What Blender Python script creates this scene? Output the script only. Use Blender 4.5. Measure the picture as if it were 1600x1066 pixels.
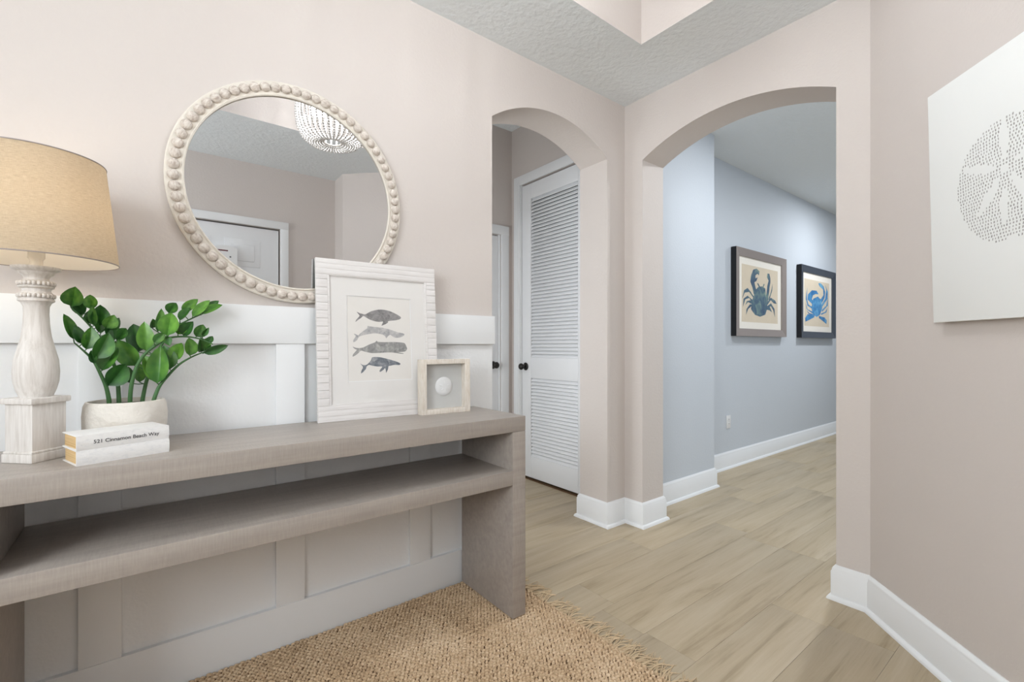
import bpy, bmesh, math, random
import numpy as np
from mathutils import Vector, Matrix

# ------------------------------------------------------------------ clear
for _o in list(bpy.data.objects):
    bpy.data.objects.remove(_o)
scene = bpy.context.scene
col = scene.collection
R = math.radians
random.seed(7)

# ------------------------------------------------------------------ camera
cam = bpy.data.cameras.new('camera')
cam.sensor_fit = 'HORIZONTAL'
cam.sensor_width = 36.0
cam.lens = 725.0 / 1600.0 * 36.0
cam.shift_y = 7.0 / 1600.0
cam.clip_start = 0.02
cam_o = bpy.data.objects.new('camera', cam)
col.objects.link(cam_o)
cam_o.location = (0, 0, 1.11)
cam_o.rotation_euler = (R(90), 0, R(51.98 - 90))
scene.camera = cam_o

# light levels and paint tones
P_WEST, P_HALL, P_LAMP, P_CHAND, P_VEST = 76.0, 30.0, 1.0, 52.0, 0.2
P_DOWN, P_DOWN2 = 30.0, 40.0
P_SIDE = 21.0
WALL = (0.655, 0.598, 0.562)
BLUE = (0.605, 0.645, 0.695)
FLOOR = ((0.29, 0.225, 0.14), (0.44, 0.355, 0.24), (0.52, 0.435, 0.315))
JUTE = ((0.20, 0.12, 0.06), (0.60, 0.43, 0.27), (0.86, 0.69, 0.50))

# ------------------------------------------------------------------ exposure, world, added fill lamps
scene.view_settings.view_transform = 'Standard'
scene.view_settings.look = 'None'
scene.view_settings.gamma = 1.0
scene.view_settings.use_curve_mapping = False
scene.view_settings.exposure = -0.48

world = bpy.data.worlds.new('world')
scene.world = world
world.use_nodes = True
world.node_tree.nodes['Background'].inputs[0].default_value = (0.75, 0.86, 1.0, 1)
world.node_tree.nodes['Background'].inputs[1].default_value = 0.8


def area(name, loc, rot, sx, sy, power, color):
    l = bpy.data.lights.new(name, 'AREA')
    l.shape = 'RECTANGLE'
    l.size = sx
    l.size_y = sy
    l.energy = power
    l.color = color
    o = bpy.data.objects.new(name, l)
    col.objects.link(o)
    o.location = loc
    o.rotation_euler = rot
    return o


def point(name, loc, power, color, radius, parent=None):
    l = bpy.data.lights.new(name, 'POINT')
    l.energy = power
    l.color = color
    l.shadow_soft_size = radius
    o = bpy.data.objects.new(name, l)
    col.objects.link(o)
    o.location = loc
    o.parent = parent
    return o


# added fill lamps, one in each made-up window (entry west, hall south, vestibule side)
area('added_fill_entry', (-1.68, 0.06, 1.76), (0, R(-90), 0), 1.15, 1.2, P_WEST, (0.90, 0.96, 1.0))
area('added_fill_hall', (3.9, -1.93, 1.2), (R(90), 0, 0), 1.9, 2.1, P_HALL, (0.84, 0.92, 1.0))
area('added_fill_vestibule', (0.52, 2.65, 1.15), (0, R(-90), 0), 1.5, 0.8, P_SIDE, (0.92, 0.97, 1.0))

# ------------------------------------------------------------------ materials
def lin(c):
    return tuple((v / 255.0 / 12.92) if v / 255.0 <= 0.04045 else ((v / 255.0 + 0.055) / 1.055) ** 2.4 for v in c)


def new_mat(name):
    m = bpy.data.materials.new(name)
    m.use_nodes = True
    nt = m.node_tree
    return m, nt, nt.nodes, nt.links, nt.nodes['Principled BSDF']


def ramp(nodes, stops):
    r = nodes.new('ShaderNodeValToRGB')
    e = r.color_ramp.elements
    while len(e) > 1:
        e.remove(e[-1])
    e[0].position = stops[0][0]
    e[0].color = (*stops[0][1], 1)
    for p, c in stops[1:]:
        n = e.new(p)
        n.color = (*c, 1)
    return r


def coords(nodes, links, space='Object', scale=(1, 1, 1), rot=(0, 0, 0)):
    if space == 'World':
        t = nodes.new('ShaderNodeNewGeometry').outputs['Position']
    else:
        t = nodes.new('ShaderNodeTexCoord').outputs[space]
    mp = nodes.new('ShaderNodeMapping')
    mp.inputs['Scale'].default_value = scale
    mp.inputs['Rotation'].default_value = rot
    links.new(t, mp.inputs['Vector'])
    return mp.outputs['Vector']


def noise(nodes, links, vec, scale, detail=3, rough=0.55, dist=0.0):
    n = nodes.new('ShaderNodeTexNoise')
    n.inputs['Scale'].default_value = scale
    n.inputs['Detail'].default_value = detail
    n.inputs['Roughness'].default_value = rough
    n.inputs['Distortion'].default_value = dist
    links.new(vec, n.inputs['Vector'])
    return n.outputs['Fac']


def bump(nodes, links, fac, strength, dist, bsdf):
    b = nodes.new('ShaderNodeBump')
    b.inputs['Strength'].default_value = strength
    b.inputs['Distance'].default_value = dist
    links.new(fac, b.inputs['Height'])
    links.new(b.outputs['Normal'], bsdf.inputs['Normal'])
    return b


def paint(name, c, rough=0.6, bscale=None, bstr=0.3, bdist=0.002, space='World', var=0.0, spec=0.3):
    m, nt, N, L, B = new_mat(name)
    B.inputs['Base Color'].default_value = (*c, 1)
    B.inputs['Roughness'].default_value = rough
    B.inputs['Specular IOR Level'].default_value = spec
    if bscale or var:
        v = coords(N, L, space)
    if bscale:
        bump(N, L, noise(N, L, v, bscale, 3, 0.5), bstr, bdist, B)
    if var:
        f = noise(N, L, v, 9.0, 5, 0.65)
        r = ramp(N, [(0.3, tuple(x * (1 - var) for x in c)), (0.7, tuple(min(1, x * (1 + var * 0.5)) for x in c))])
        L.new(f, r.inputs['Fac'])
        L.new(r.outputs['Color'], B.inputs['Base Color'])
    return m


def streaky(name, c_dark, c_light, scale, stretch, rough=0.6, bstr=0.25, bdist=0.001, lo=0.35, hi=0.65, space='Object', rnd=True, spec=0.3):
    """grain drawn out along one axis, shifted from piece to piece"""
    m, nt, N, L, B = new_mat(name)
    v = coords(N, L, space, stretch)
    if rnd:
        oi = N.new('ShaderNodeObjectInfo')
        ad = N.new('ShaderNodeVectorMath')
        ad.operation = 'MULTIPLY_ADD'
        L.new(oi.outputs['Random'], ad.inputs[0])
        ad.inputs[1].default_value = (37.0, 19.0, 11.0)
        L.new(v, ad.inputs[2])
        v = ad.outputs[0]
    f = noise(N, L, v, scale, 6, 0.62, 0.25)
    r = ramp(N, [(lo, c_dark), (hi, c_light)])
    L.new(f, r.inputs['Fac'])
    L.new(r.outputs['Color'], B.inputs['Base Color'])
    B.inputs['Roughness'].default_value = rough
    B.inputs['Specular IOR Level'].default_value = spec
    bump(N, L, f, bstr, bdist, B)
    return m


M = {}
M['wall'] = paint('wall_paint', WALL, 0.65, 75, 0.35, 0.003)
M['wall_blue'] = paint('hall_paint', BLUE, 0.6, 75, 0.3, 0.003)
M['ceiling'] = paint('ceiling_texture', (0.83, 0.87, 0.89), 0.8, 38, 0.75, 0.007)
M['trim'] = paint('white_trim', (0.85, 0.86, 0.87), 0.38, 30, 0.04, 0.001, spec=0.4)
M['panel'] = paint('white_wall_paint', (0.84, 0.845, 0.85), 0.5, 80, 0.35, 0.0028)
M['door'] = paint('white_door', (0.84, 0.85, 0.865), 0.4, spec=0.4)
M['dark'] = paint('dark_gap', (0.02, 0.018, 0.016), 0.9)
M['bronze'] = paint('dark_bronze', (0.035, 0.032, 0.03), 0.35, spec=0.6)
M['bronze'].node_tree.nodes['Principled BSDF'].inputs['Metallic'].default_value = 0.7
M['plastic'] = paint('white_plastic', (0.82, 0.82, 0.82), 0.3, spec=0.5)
M['slot'] = paint('socket_slot', (0.08, 0.08, 0.08), 0.6)

# console table: sawn, grey-washed wood
m, nt, N, L, B = new_mat('greige_sawn_wood')
v = coords(N, L, 'Object')
g1 = noise(N, L, coords(N, L, 'Object', (1.0, 14, 14)), 4.0, 4, 0.5)
saw = noise(N, L, coords(N, L, 'Object', (90, 9, 7)), 3.0, 4, 0.7)
mx = N.new('ShaderNodeMix')
mx.data_type = 'FLOAT'
mx.inputs[0].default_value = 0.5
L.new(g1, mx.inputs[2])
L.new(saw, mx.inputs[3])
r = ramp(N, [(0.25, lin((148, 139, 132))), (0.5, lin((163, 154, 146))), (0.75, lin((177, 168, 159)))])
L.new(mx.outputs[0], r.inputs['Fac'])
L.new(r.outputs['Color'], B.inputs['Base Color'])
B.inputs['Roughness'].default_value = 0.4
B.inputs['Specular IOR Level'].default_value = 0.5
bump(N, L, saw, 0.2, 0.001, B)
M['table'] = m

# floor planks
m, nt, N, L, B = new_mat('vinyl_plank')
geo = N.new('ShaderNodeNewGeometry')
oi = N.new('ShaderNodeObjectInfo')
ad = N.new('ShaderNodeVectorMath')
ad.operation = 'MULTIPLY_ADD'
L.new(oi.outputs['Random'], ad.inputs[0])
ad.inputs[1].default_value = (31.0, 47.0, 5.0)
L.new(geo.outputs['Position'], ad.inputs[2])
mp = N.new('ShaderNodeMapping')
mp.inputs['Scale'].default_value = (0.9, 11.0, 1.0)
L.new(ad.outputs[0], mp.inputs['Vector'])
f1 = noise(N, L, mp.outputs['Vector'], 1.6, 6, 0.6, 0.6)
mp2 = N.new('ShaderNodeMapping')
mp2.inputs['Scale'].default_value = (2.0, 60.0, 1.0)
L.new(ad.outputs[0], mp2.inputs['Vector'])
f2 = noise(N, L, mp2.outputs['Vector'], 2.0, 4, 0.6)
mx = N.new('ShaderNodeMix')
mx.data_type = 'FLOAT'
mx.inputs[0].default_value = 0.22
L.new(f1, mx.inputs[2])
L.new(f2, mx.inputs[3])
r = ramp(N, [(0.28, FLOOR[0]), (0.45, FLOOR[1]), (0.7, FLOOR[2])])
L.new(mx.outputs[0], r.inputs['Fac'])
hs = N.new('ShaderNodeHueSaturation')
mr = N.new('ShaderNodeMapRange')
mr.inputs['To Min'].default_value = 0.965
mr.inputs['To Max'].default_value = 1.03
L.new(oi.outputs['Random'], mr.inputs['Value'])
L.new(mr.outputs['Result'], hs.inputs['Value'])
L.new(r.outputs['Color'], hs.inputs['Color'])
L.new(hs.outputs['Color'], B.inputs['Base Color'])
B.inputs['Roughness'].default_value = 0.42
B.inputs['Specular IOR Level'].default_value = 0.35
bump(N, L, f2, 0.12, 0.0008, B)
M['plank'] = m

# mirror silver
m, nt, N, L, B = new_mat('mirror_silver')
B.inputs['Base Color'].default_value = (0.62, 0.62, 0.62, 1)
B.inputs['Metallic'].default_value = 1.0
B.inputs['Roughness'].default_value = 0.0
M['mirror'] = m
M['mirror_frame'] = paint('limewashed_frame', lin((226, 219, 208)), 0.7, 160, 0.4, 0.001, 'Object', 0.06)
m, nt, N, L, B = new_mat('limewashed_bead')
oi = N.new('ShaderNodeObjectInfo')
ad = N.new('ShaderNodeVectorMath')
ad.operation = 'MULTIPLY_ADD'
L.new(oi.outputs['Random'], ad.inputs[0])
ad.inputs[1].default_value = (91.0, 53.0, 17.0)
L.new(coords(N, L, 'Object', (60, 160, 160)), ad.inputs[2])
f = noise(N, L, ad.outputs[0], 1.0, 5, 0.65, 0.5)
r = ramp(N, [(0.3, lin((176, 160, 148))), (0.52, lin((214, 204, 194))), (0.7, lin((230, 224, 216)))])
L.new(f, r.inputs['Fac'])
L.new(r.outputs['Color'], B.inputs['Base Color'])
B.inputs['Roughness'].default_value = 0.6
M['bead'] = m

M['lamp_base'] = streaky('whitewashed_turned_wood', lin((206, 199, 192)), lin((228, 223, 218)), 9.0, (14, 14, 1), 0.65, 0.25, 0.001, 0.3, 0.6, rnd=False)
# linen lamp shade, lets the bulb glow through
m, nt, N, L, B = new_mat('linen_shade')
tc = N.new('ShaderNodeTexCoord')
sp = N.new('ShaderNodeSeparateXYZ')
L.new(tc.outputs['Object'], sp.inputs[0])
at = N.new('ShaderNodeMath')
at.operation = 'ARCTAN2'
L.new(sp.outputs[1], at.inputs[0])
L.new(sp.outputs[0], at.inputs[1])
cb = N.new('ShaderNodeCombineXYZ')
L.new(at.outputs[0], cb.inputs[0])
L.new(sp.outputs[2], cb.inputs[1])
mp = N.new('ShaderNodeMapping')
mp.inputs['Scale'].default_value = (7, 420, 1)
L.new(cb.outputs[0], mp.inputs['Vector'])
f = noise(N, L, mp.outputs['Vector'], 1.5, 4, 0.6)
mp = N.new('ShaderNodeMapping')
mp.inputs['Scale'].default_value = (130, 60, 1)
L.new(cb.outputs[0], mp.inputs['Vector'])
f2 = noise(N, L, mp.outputs['Vector'], 1.5, 3, 0.6)
mx = N.new('ShaderNodeMix')
mx.data_type = 'FLOAT'
mx.inputs[0].default_value = 0.35
L.new(f, mx.inputs[2])
L.new(f2, mx.inputs[3])
r = ramp(N, [(0.3, lin((190, 174, 152))), (0.5, lin((213, 199, 178))), (0.7, lin((228, 216, 198)))])
L.new(mx.outputs[0], r.inputs['Fac'])
df = N.new('ShaderNodeBsdfDiffuse')
tr = N.new('ShaderNodeBsdfTranslucent')
L.new(r.outputs['Color'], df.inputs['Color'])
L.new(r.outputs['Color'], tr.inputs['Color'])
ms = N.new('ShaderNodeMixShader')
ms.inputs[0].default_value = 0.62
L.new(df.outputs[0], ms.inputs[1])
L.new(tr.outputs[0], ms.inputs[2])
L.new(ms.outputs[0], N['Material Output'].inputs['Surface'])
M['shade'] = m
m, nt, N, L, B = new_mat('shade_lining')
df = N.new('ShaderNodeBsdfDiffuse')
tr = N.new('ShaderNodeBsdfTranslucent')
df.inputs['Color'].default_value = (0.88, 0.87, 0.85, 1)
tr.inputs['Color'].default_value = (0.90, 0.86, 0.79, 1)
ms = N.new('ShaderNodeMixShader')
ms.inputs[0].default_value = 0.5
L.new(df.outputs[0], ms.inputs[1])
L.new(tr.outputs[0], ms.inputs[2])
L.new(ms.outputs[0], N['Material Output'].inputs['Surface'])
M['lining'] = m


def emit(name, c, s):
    m, nt, N, L, B = new_mat(name)
    B.inputs['Base Color'].default_value = (*c, 1)
    B.inputs['Emission Color'].default_value = (*c, 1)
    B.inputs['Emission Strength'].default_value = s
    return m


M['bulb'] = emit('lamp_bulb_glow', (1.0, 0.88, 0.7), 12)
M['candle'] = emit('chandelier_bulb_glow', (1.0, 0.95, 0.9), 14)
M['down'] = emit('downlight_glow', (0.9, 0.95, 1.0), 15)
m = paint('chandelier_bead', (0.80, 0.78, 0.76), 0.35, spec=0.5)
m.node_tree.nodes['Principled BSDF'].inputs['Subsurface Weight'].default_value = 0.0
M['cbead'] = m
M['pot'] = paint('chalky_pot', lin((226, 220, 211)), 0.85, 30, 1.0, 0.008, 'Object', 0.05)
M['soil'] = paint('potting_soil', (0.05, 0.035, 0.025), 0.95, 200, 0.8, 0.004, 'Object')
M['stem'] = paint('plant_stem', lin((72, 112, 66)), 0.45, 40, 0.2, 0.001, 'Object', 0.12)
m, nt, N, L, B = new_mat('glossy_leaf')
oi = N.new('ShaderNodeObjectInfo')
tc = N.new('ShaderNodeTexCoord')
sp = N.new('ShaderNodeSeparateXYZ')
L.new(tc.outputs['Object'], sp.inputs[0])
f = noise(N, L, tc.outputs['Object'], 2.2, 2, 0.5)
mr = N.new('ShaderNodeMapRange')
mr.inputs['To Min'].default_value = -0.3
mr.inputs['To Max'].default_value = 0.22
L.new(oi.outputs['Random'], mr.inputs['Value'])
ma = N.new('ShaderNodeMath')
ma.operation = 'ADD'
L.new(f, ma.inputs[0])
L.new(mr.outputs['Result'], ma.inputs[1])
r = ramp(N, [(0.2, lin((36, 78, 34))), (0.5, lin((60, 112, 44))), (0.85, lin((112, 164, 66)))])
L.new(ma.outputs[0], r.inputs['Fac'])
L.new(r.outputs['Color'], B.inputs['Base Color'])
B.inputs['Roughness'].default_value = 0.3
B.inputs['Specular IOR Level'].default_value = 0.45
B.inputs['Transmission Weight'].default_value = 0.0
M['leaf'] = m
M['book'] = streaky('chalk_painted_cover', lin((222, 221, 221)), lin((234, 232, 230)), 9.0, (8, 20, 20), 0.75, 0.3, 0.0015, 0.3, 0.5)
M['pages'] = streaky('yellowed_pages', lin((196, 160, 108)), lin((226, 196, 148)), 5.0, (1, 1, 120), 0.85, 0.3, 0.0008, 0.3, 0.65)
M['ink'] = paint('black_ink', (0.02, 0.02, 0.025), 0.6)
M['stave'] = streaky('whitewashed_staves', lin((217, 212, 209)), lin((229, 225, 223)), 5.0, (3, 3, 26), 0.6, 0.3, 0.0008, 0.3, 0.55)
M['board'] = streaky('whitewashed_board', lin((217, 212, 209)), lin((229, 225, 223)), 5.0, (2, 3, 40), 0.6, 0.3, 0.0008, 0.3, 0.55)
M['back_paper'] = paint('backing_paper', lin((186, 194, 186)), 0.8)
M['mat'] = paint('white_mat_board', lin((226, 223, 220)), 0.7)
M['paper'] = paint('print_paper', lin((226, 222, 217)), 0.75, var=0.02)


def watercolour(name, a, b, c, scale=18):
    m, nt, N, L, B = new_mat(name)
    f = noise(N, L, coords(N, L, 'Object'), scale, 5, 0.65, 0.8)
    r = ramp(N, [(0.3, lin(a)), (0.5, lin(b)), (0.7, lin(c))])
    L.new(f, r.inputs['Fac'])
    L.new(r.outputs['Color'], B.inputs['Base Color'])
    B.inputs['Roughness'].default_value = 0.7
    return m


M['whale1'] = watercolour('grey_wash', (104, 102, 104), (134, 131, 131), (160, 157, 156), 45)
M['whale2'] = watercolour('pale_grey_wash', (140, 139, 143), (176, 174, 174), (200, 197, 194), 45)
M['whale3'] = watercolour('mid_grey_wash', (118, 118, 118), (150, 149, 147), (180, 178, 175), 45)
M['whale4'] = watercolour('blue_grey_wash', (88, 92, 100), (118, 123, 130), (172, 172, 172), 45)
M['boxwood'] = streaky('washed_pine', lin((212, 200, 184)), lin((230, 222, 212)), 4.0, (30, 30, 6), 0.65, 0.25, 0.0008, 0.3, 0.6)
M['linen'] = paint('pale_grey_linen', lin((202, 202, 200)), 0.9, 700, 0.3, 0.0006, 'Object')
M['dollar'] = paint('sand_dollar_shell', lin((228, 228, 228)), 0.8, 300, 0.3, 0.0008, 'Object')
m, nt, N, L, B = new_mat('thin_glass')
gl = N.new('ShaderNodeBsdfGlossy')
gl.inputs['Roughness'].default_value = 0.02
tp = N.new('ShaderNodeBsdfTransparent')
lw = N.new('ShaderNodeLayerWeight')
lw.inputs['Blend'].default_value = 0.03
ms = N.new('ShaderNodeMixShader')
L.new(lw.outputs['Fresnel'], ms.inputs[0])
L.new(tp.outputs[0], ms.inputs[1])
L.new(gl.outputs[0], ms.inputs[2])
L.new(ms.outputs[0], N['Material Output'].inputs['Surface'])
M['glass'] = m
M['taupe_frame'] = paint('brushed_taupe_frame', lin((150, 140, 136)), 0.4, spec=0.5)
M['black_frame'] = paint('black_frame_edge', (0.012, 0.012, 0.014), 0.45)
M['slate_frame'] = paint('dark_slate_frame', lin((62, 68, 78)), 0.4, spec=0.5)
M['crab_paper'] = paint('aged_print_paper', lin((222, 208, 186)), 0.8, var=0.04)
M['crab_mat'] = paint('cream_mat', lin((244, 238, 228)), 0.8)
M['crab_a'] = watercolour('teal_crab_wash', (48, 66, 104), (80, 108, 126), (136, 160, 146), 9)
M['crab_b'] = watercolour('blue_crab_wash', (30, 92, 150), (62, 136, 190), (120, 182, 214), 9)
M['canvas'] = paint('painted_canvas', lin((238, 239, 237)), 0.75, 500, 0.15, 0.0005)
M['dash'] = watercolour('grey_brush_dash', (138, 136, 132), (164, 161, 157), (186, 183, 179), 60)
m, nt, N, L, B = new_mat('braided_jute')
v = coords(N, L, 'Object')
f = noise(N, L, v, 95.0, 4, 0.7)
f0 = noise(N, L, v, 3.5, 3, 0.5)
mx = N.new('ShaderNodeMix')
mx.data_type = 'FLOAT'
mx.inputs[0].default_value = 0.35
L.new(f, mx.inputs[2])
L.new(f0, mx.inputs[3])
r = ramp(N, [(0.3, JUTE[0]), (0.48, JUTE[1]), (0.68, JUTE[2])])
L.new(mx.outputs[0], r.inputs['Fac'])
L.new(r.outputs['Color'], B.inputs['Base Color'])
B.inputs['Roughness'].default_value = 0.9
B.inputs['Specular IOR Level'].default_value = 0.1
fb = noise(N, L, coords(N, L, 'Object', (1, 1, 1)), 420.0, 3, 0.6)
bump(N, L, fb, 0.6, 0.002, B)
M['jute'] = m
M['fringe'] = paint('loose_jute_fringe', lin((218, 194, 160)), 0.9, 60, 0.4, 0.001, 'Object', 0.28)
M['jute_back'] = paint('jute_backing', lin((96, 72, 50)), 0.95)
M['sign_red'] = paint('dark_red_print', (0.12, 0.02, 0.03), 0.6)


# outlines of the printed whales and crabs, stems and leaves of the plant (metres, local)
WHALES=[[(0.1526,0.4218),(0.1624,0.4179),(0.1764,0.4142),(0.1864,0.4131),(0.2083,0.4256),(0.229,0.4323),(0.2498,0.4353),(0.2737,0.4335),(0.2979,0.4265),(0.3192,0.4168),(0.3315,0.4098),(0.335,0.4039),(0.328,0.3976),(0.3092,0.3931),(0.2877,0.3904),(0.2785,0.388),(0.2784,0.3827),(0.2661,0.375),(0.251,0.3693),(0.2557,0.3791),(0.2574,0.3865),(0.2425,0.3846),(0.2249,0.3864),(0.2046,0.3927),(0.1876,0.4017),(0.1777,0.4062),(0.169,0.3981),(0.1575,0.39),(0.147,0.3817),(0.1491,0.3889),(0.1577,0.3992),(0.1635,0.4065),(0.1594,0.4135)],[(0.1395,0.3348),(0.1492,0.3321),(0.1561,0.328),(0.1633,0.3352),(0.1777,0.3468),(0.1923,0.3572),(0.1948,0.3667),(0.2025,0.3655),(0.2272,0.3632),(0.2538,0.3608),(0.2837,0.3547),(0.314,0.3449),(0.3388,0.3399),(0.3487,0.3349),(0.3415,0.3273),(0.3258,0.3217),(0.3072,0.3209),(0.2951,0.3268),(0.2861,0.3326),(0.2768,0.3265),(0.2691,0.3176),(0.2648,0.3264),(0.253,0.3336),(0.2266,0.3376),(0.1974,0.3342),(0.1716,0.3282),(0.1588,0.3223),(0.1515,0.3095),(0.1374,0.3009),(0.137,0.3094),(0.1434,0.3193),(0.1463,0.3264)],[(0.1337,0.284),(0.1453,0.2798),(0.1592,0.2783),(0.1762,0.2811),(0.1993,0.2926),(0.2227,0.3013),(0.2287,0.308),(0.2351,0.3034),(0.2642,0.3023),(0.3005,0.3031),(0.3345,0.3009),(0.3485,0.2973),(0.3545,0.2853),(0.3582,0.2747),(0.3507,0.2643),(0.3365,0.262),(0.3178,0.2603),(0.341,0.256),(0.34,0.2536),(0.3238,0.2549),(0.3023,0.2587),(0.275,0.2604),(0.2392,0.2587),(0.21,0.2581),(0.1843,0.2631),(0.166,0.2684),(0.156,0.2586),(0.1446,0.2502),(0.1329,0.2447),(0.1342,0.2531),(0.145,0.2657),(0.1493,0.2713),(0.141,0.2756)],[(0.162,0.2175),(0.1718,0.2116),(0.1831,0.2108),(0.1917,0.2154),(0.205,0.2294),(0.2096,0.2408),(0.2242,0.2426),(0.2447,0.2403),(0.2683,0.2347),(0.2893,0.2288),(0.3074,0.2231),(0.3227,0.2169),(0.3272,0.2115),(0.3209,0.2075),(0.3009,0.2085),(0.2856,0.206),(0.2765,0.2047),(0.2732,0.1917),(0.2653,0.1774),(0.2641,0.189),(0.2613,0.1964),(0.2537,0.1893),(0.2402,0.1811),(0.2389,0.1883),(0.2465,0.1968),(0.2496,0.2034),(0.229,0.2039),(0.2088,0.2079),(0.1959,0.211),(0.1872,0.2056),(0.1827,0.1943),(0.174,0.1847),(0.1639,0.178),(0.1656,0.1878),(0.1715,0.1989),(0.1711,0.206)]]
CRAB1=[[(4.659,1.675),(4.744,1.692),(4.819,1.676),(4.844,1.575),(4.869,1.486),(4.819,1.415),(4.708,1.391),(4.6,1.406),(4.518,1.457),(4.553,1.557),(4.611,1.638)],[(4.576,1.602),(4.548,1.666),(4.506,1.717),(4.518,1.772),(4.564,1.837),(4.635,1.855),(4.695,1.833),(4.683,1.793),(4.652,1.807),(4.611,1.786),(4.611,1.759),(4.659,1.772),(4.628,1.733),(4.588,1.718),(4.611,1.671),(4.647,1.629),(4.623,1.584)],[(4.806,1.55),(4.844,1.621),(4.869,1.714),(4.895,1.761),(4.857,1.792),(4.869,1.83),(4.908,1.831),(4.934,1.788),(4.934,1.742),(4.915,1.694),(4.9,1.625),(4.869,1.531)],[(4.683,1.676),(4.647,1.712),(4.666,1.717),(4.708,1.684)],[(4.757,1.682),(4.789,1.721),(4.804,1.715),(4.779,1.684)],[(4.882,1.566),(4.946,1.651),(4.986,1.735),(4.973,1.664),(4.91,1.568)],[(4.564,1.569),(4.483,1.618),(4.393,1.606),(4.344,1.544),(4.382,1.627),(4.449,1.653),(4.506,1.625),(4.588,1.57)],[(4.553,1.514),(4.483,1.562),(4.404,1.543),(4.359,1.471),(4.37,1.546),(4.449,1.581),(4.576,1.537)],[(4.548,1.502),(4.46,1.521),(4.404,1.489),(4.433,1.528),(4.506,1.541),(4.564,1.514)],[(4.541,1.491),(4.46,1.455),(4.42,1.399),(4.429,1.453),(4.495,1.502),(4.553,1.503)],[(4.844,1.53),(4.941,1.593),(5.038,1.57),(5.079,1.537),(5.012,1.539),(4.941,1.568),(4.857,1.508)],[(4.839,1.496),(4.946,1.536),(5.025,1.482),(5.038,1.401),(4.999,1.469),(4.941,1.507),(4.844,1.473)],[(4.839,1.484),(4.921,1.497),(4.973,1.445),(4.908,1.465),(4.839,1.467)]]
CRAB2=[[(6.046,1.65),(6.185,1.685),(6.291,1.652),(6.327,1.559),(6.255,1.474),(6.15,1.443),(6.046,1.465),(5.996,1.542)],[(6.029,1.583),(5.879,1.633),(5.896,1.692),(6.012,1.746),(6.15,1.75),(6.209,1.714),(6.115,1.71),(6.04,1.689),(6.006,1.641),(6.087,1.619)],[(6.238,1.635),(6.364,1.711),(6.356,1.778),(6.238,1.81),(6.202,1.841),(6.273,1.851),(6.364,1.82),(6.419,1.755),(6.4,1.686),(6.291,1.597)],[(6.029,1.531),(5.879,1.562),(5.831,1.637),(5.873,1.768),(5.863,1.639),(5.906,1.576),(6.04,1.551)],[(6.04,1.498),(5.879,1.523),(5.831,1.585),(5.853,1.522),(6.029,1.478)],[(6.046,1.472),(5.929,1.48),(5.847,1.509),(5.919,1.467),(6.046,1.459)],[(6.309,1.598),(6.419,1.673),(6.456,1.786),(6.419,1.838),(6.505,1.762),(6.494,1.678),(6.327,1.572)],[(6.309,1.531),(6.456,1.593),(6.505,1.692),(6.505,1.595),(6.32,1.511)],[(6.284,1.489),(6.419,1.515),(6.494,1.567),(6.456,1.51),(6.291,1.473)],[(6.08,1.46),(5.879,1.465),(5.814,1.418),(5.821,1.379),(5.929,1.402),(6.08,1.438)],[(6.22,1.459),(6.4,1.446),(6.467,1.414),(6.46,1.369),(6.364,1.397),(6.22,1.435)]]
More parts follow.
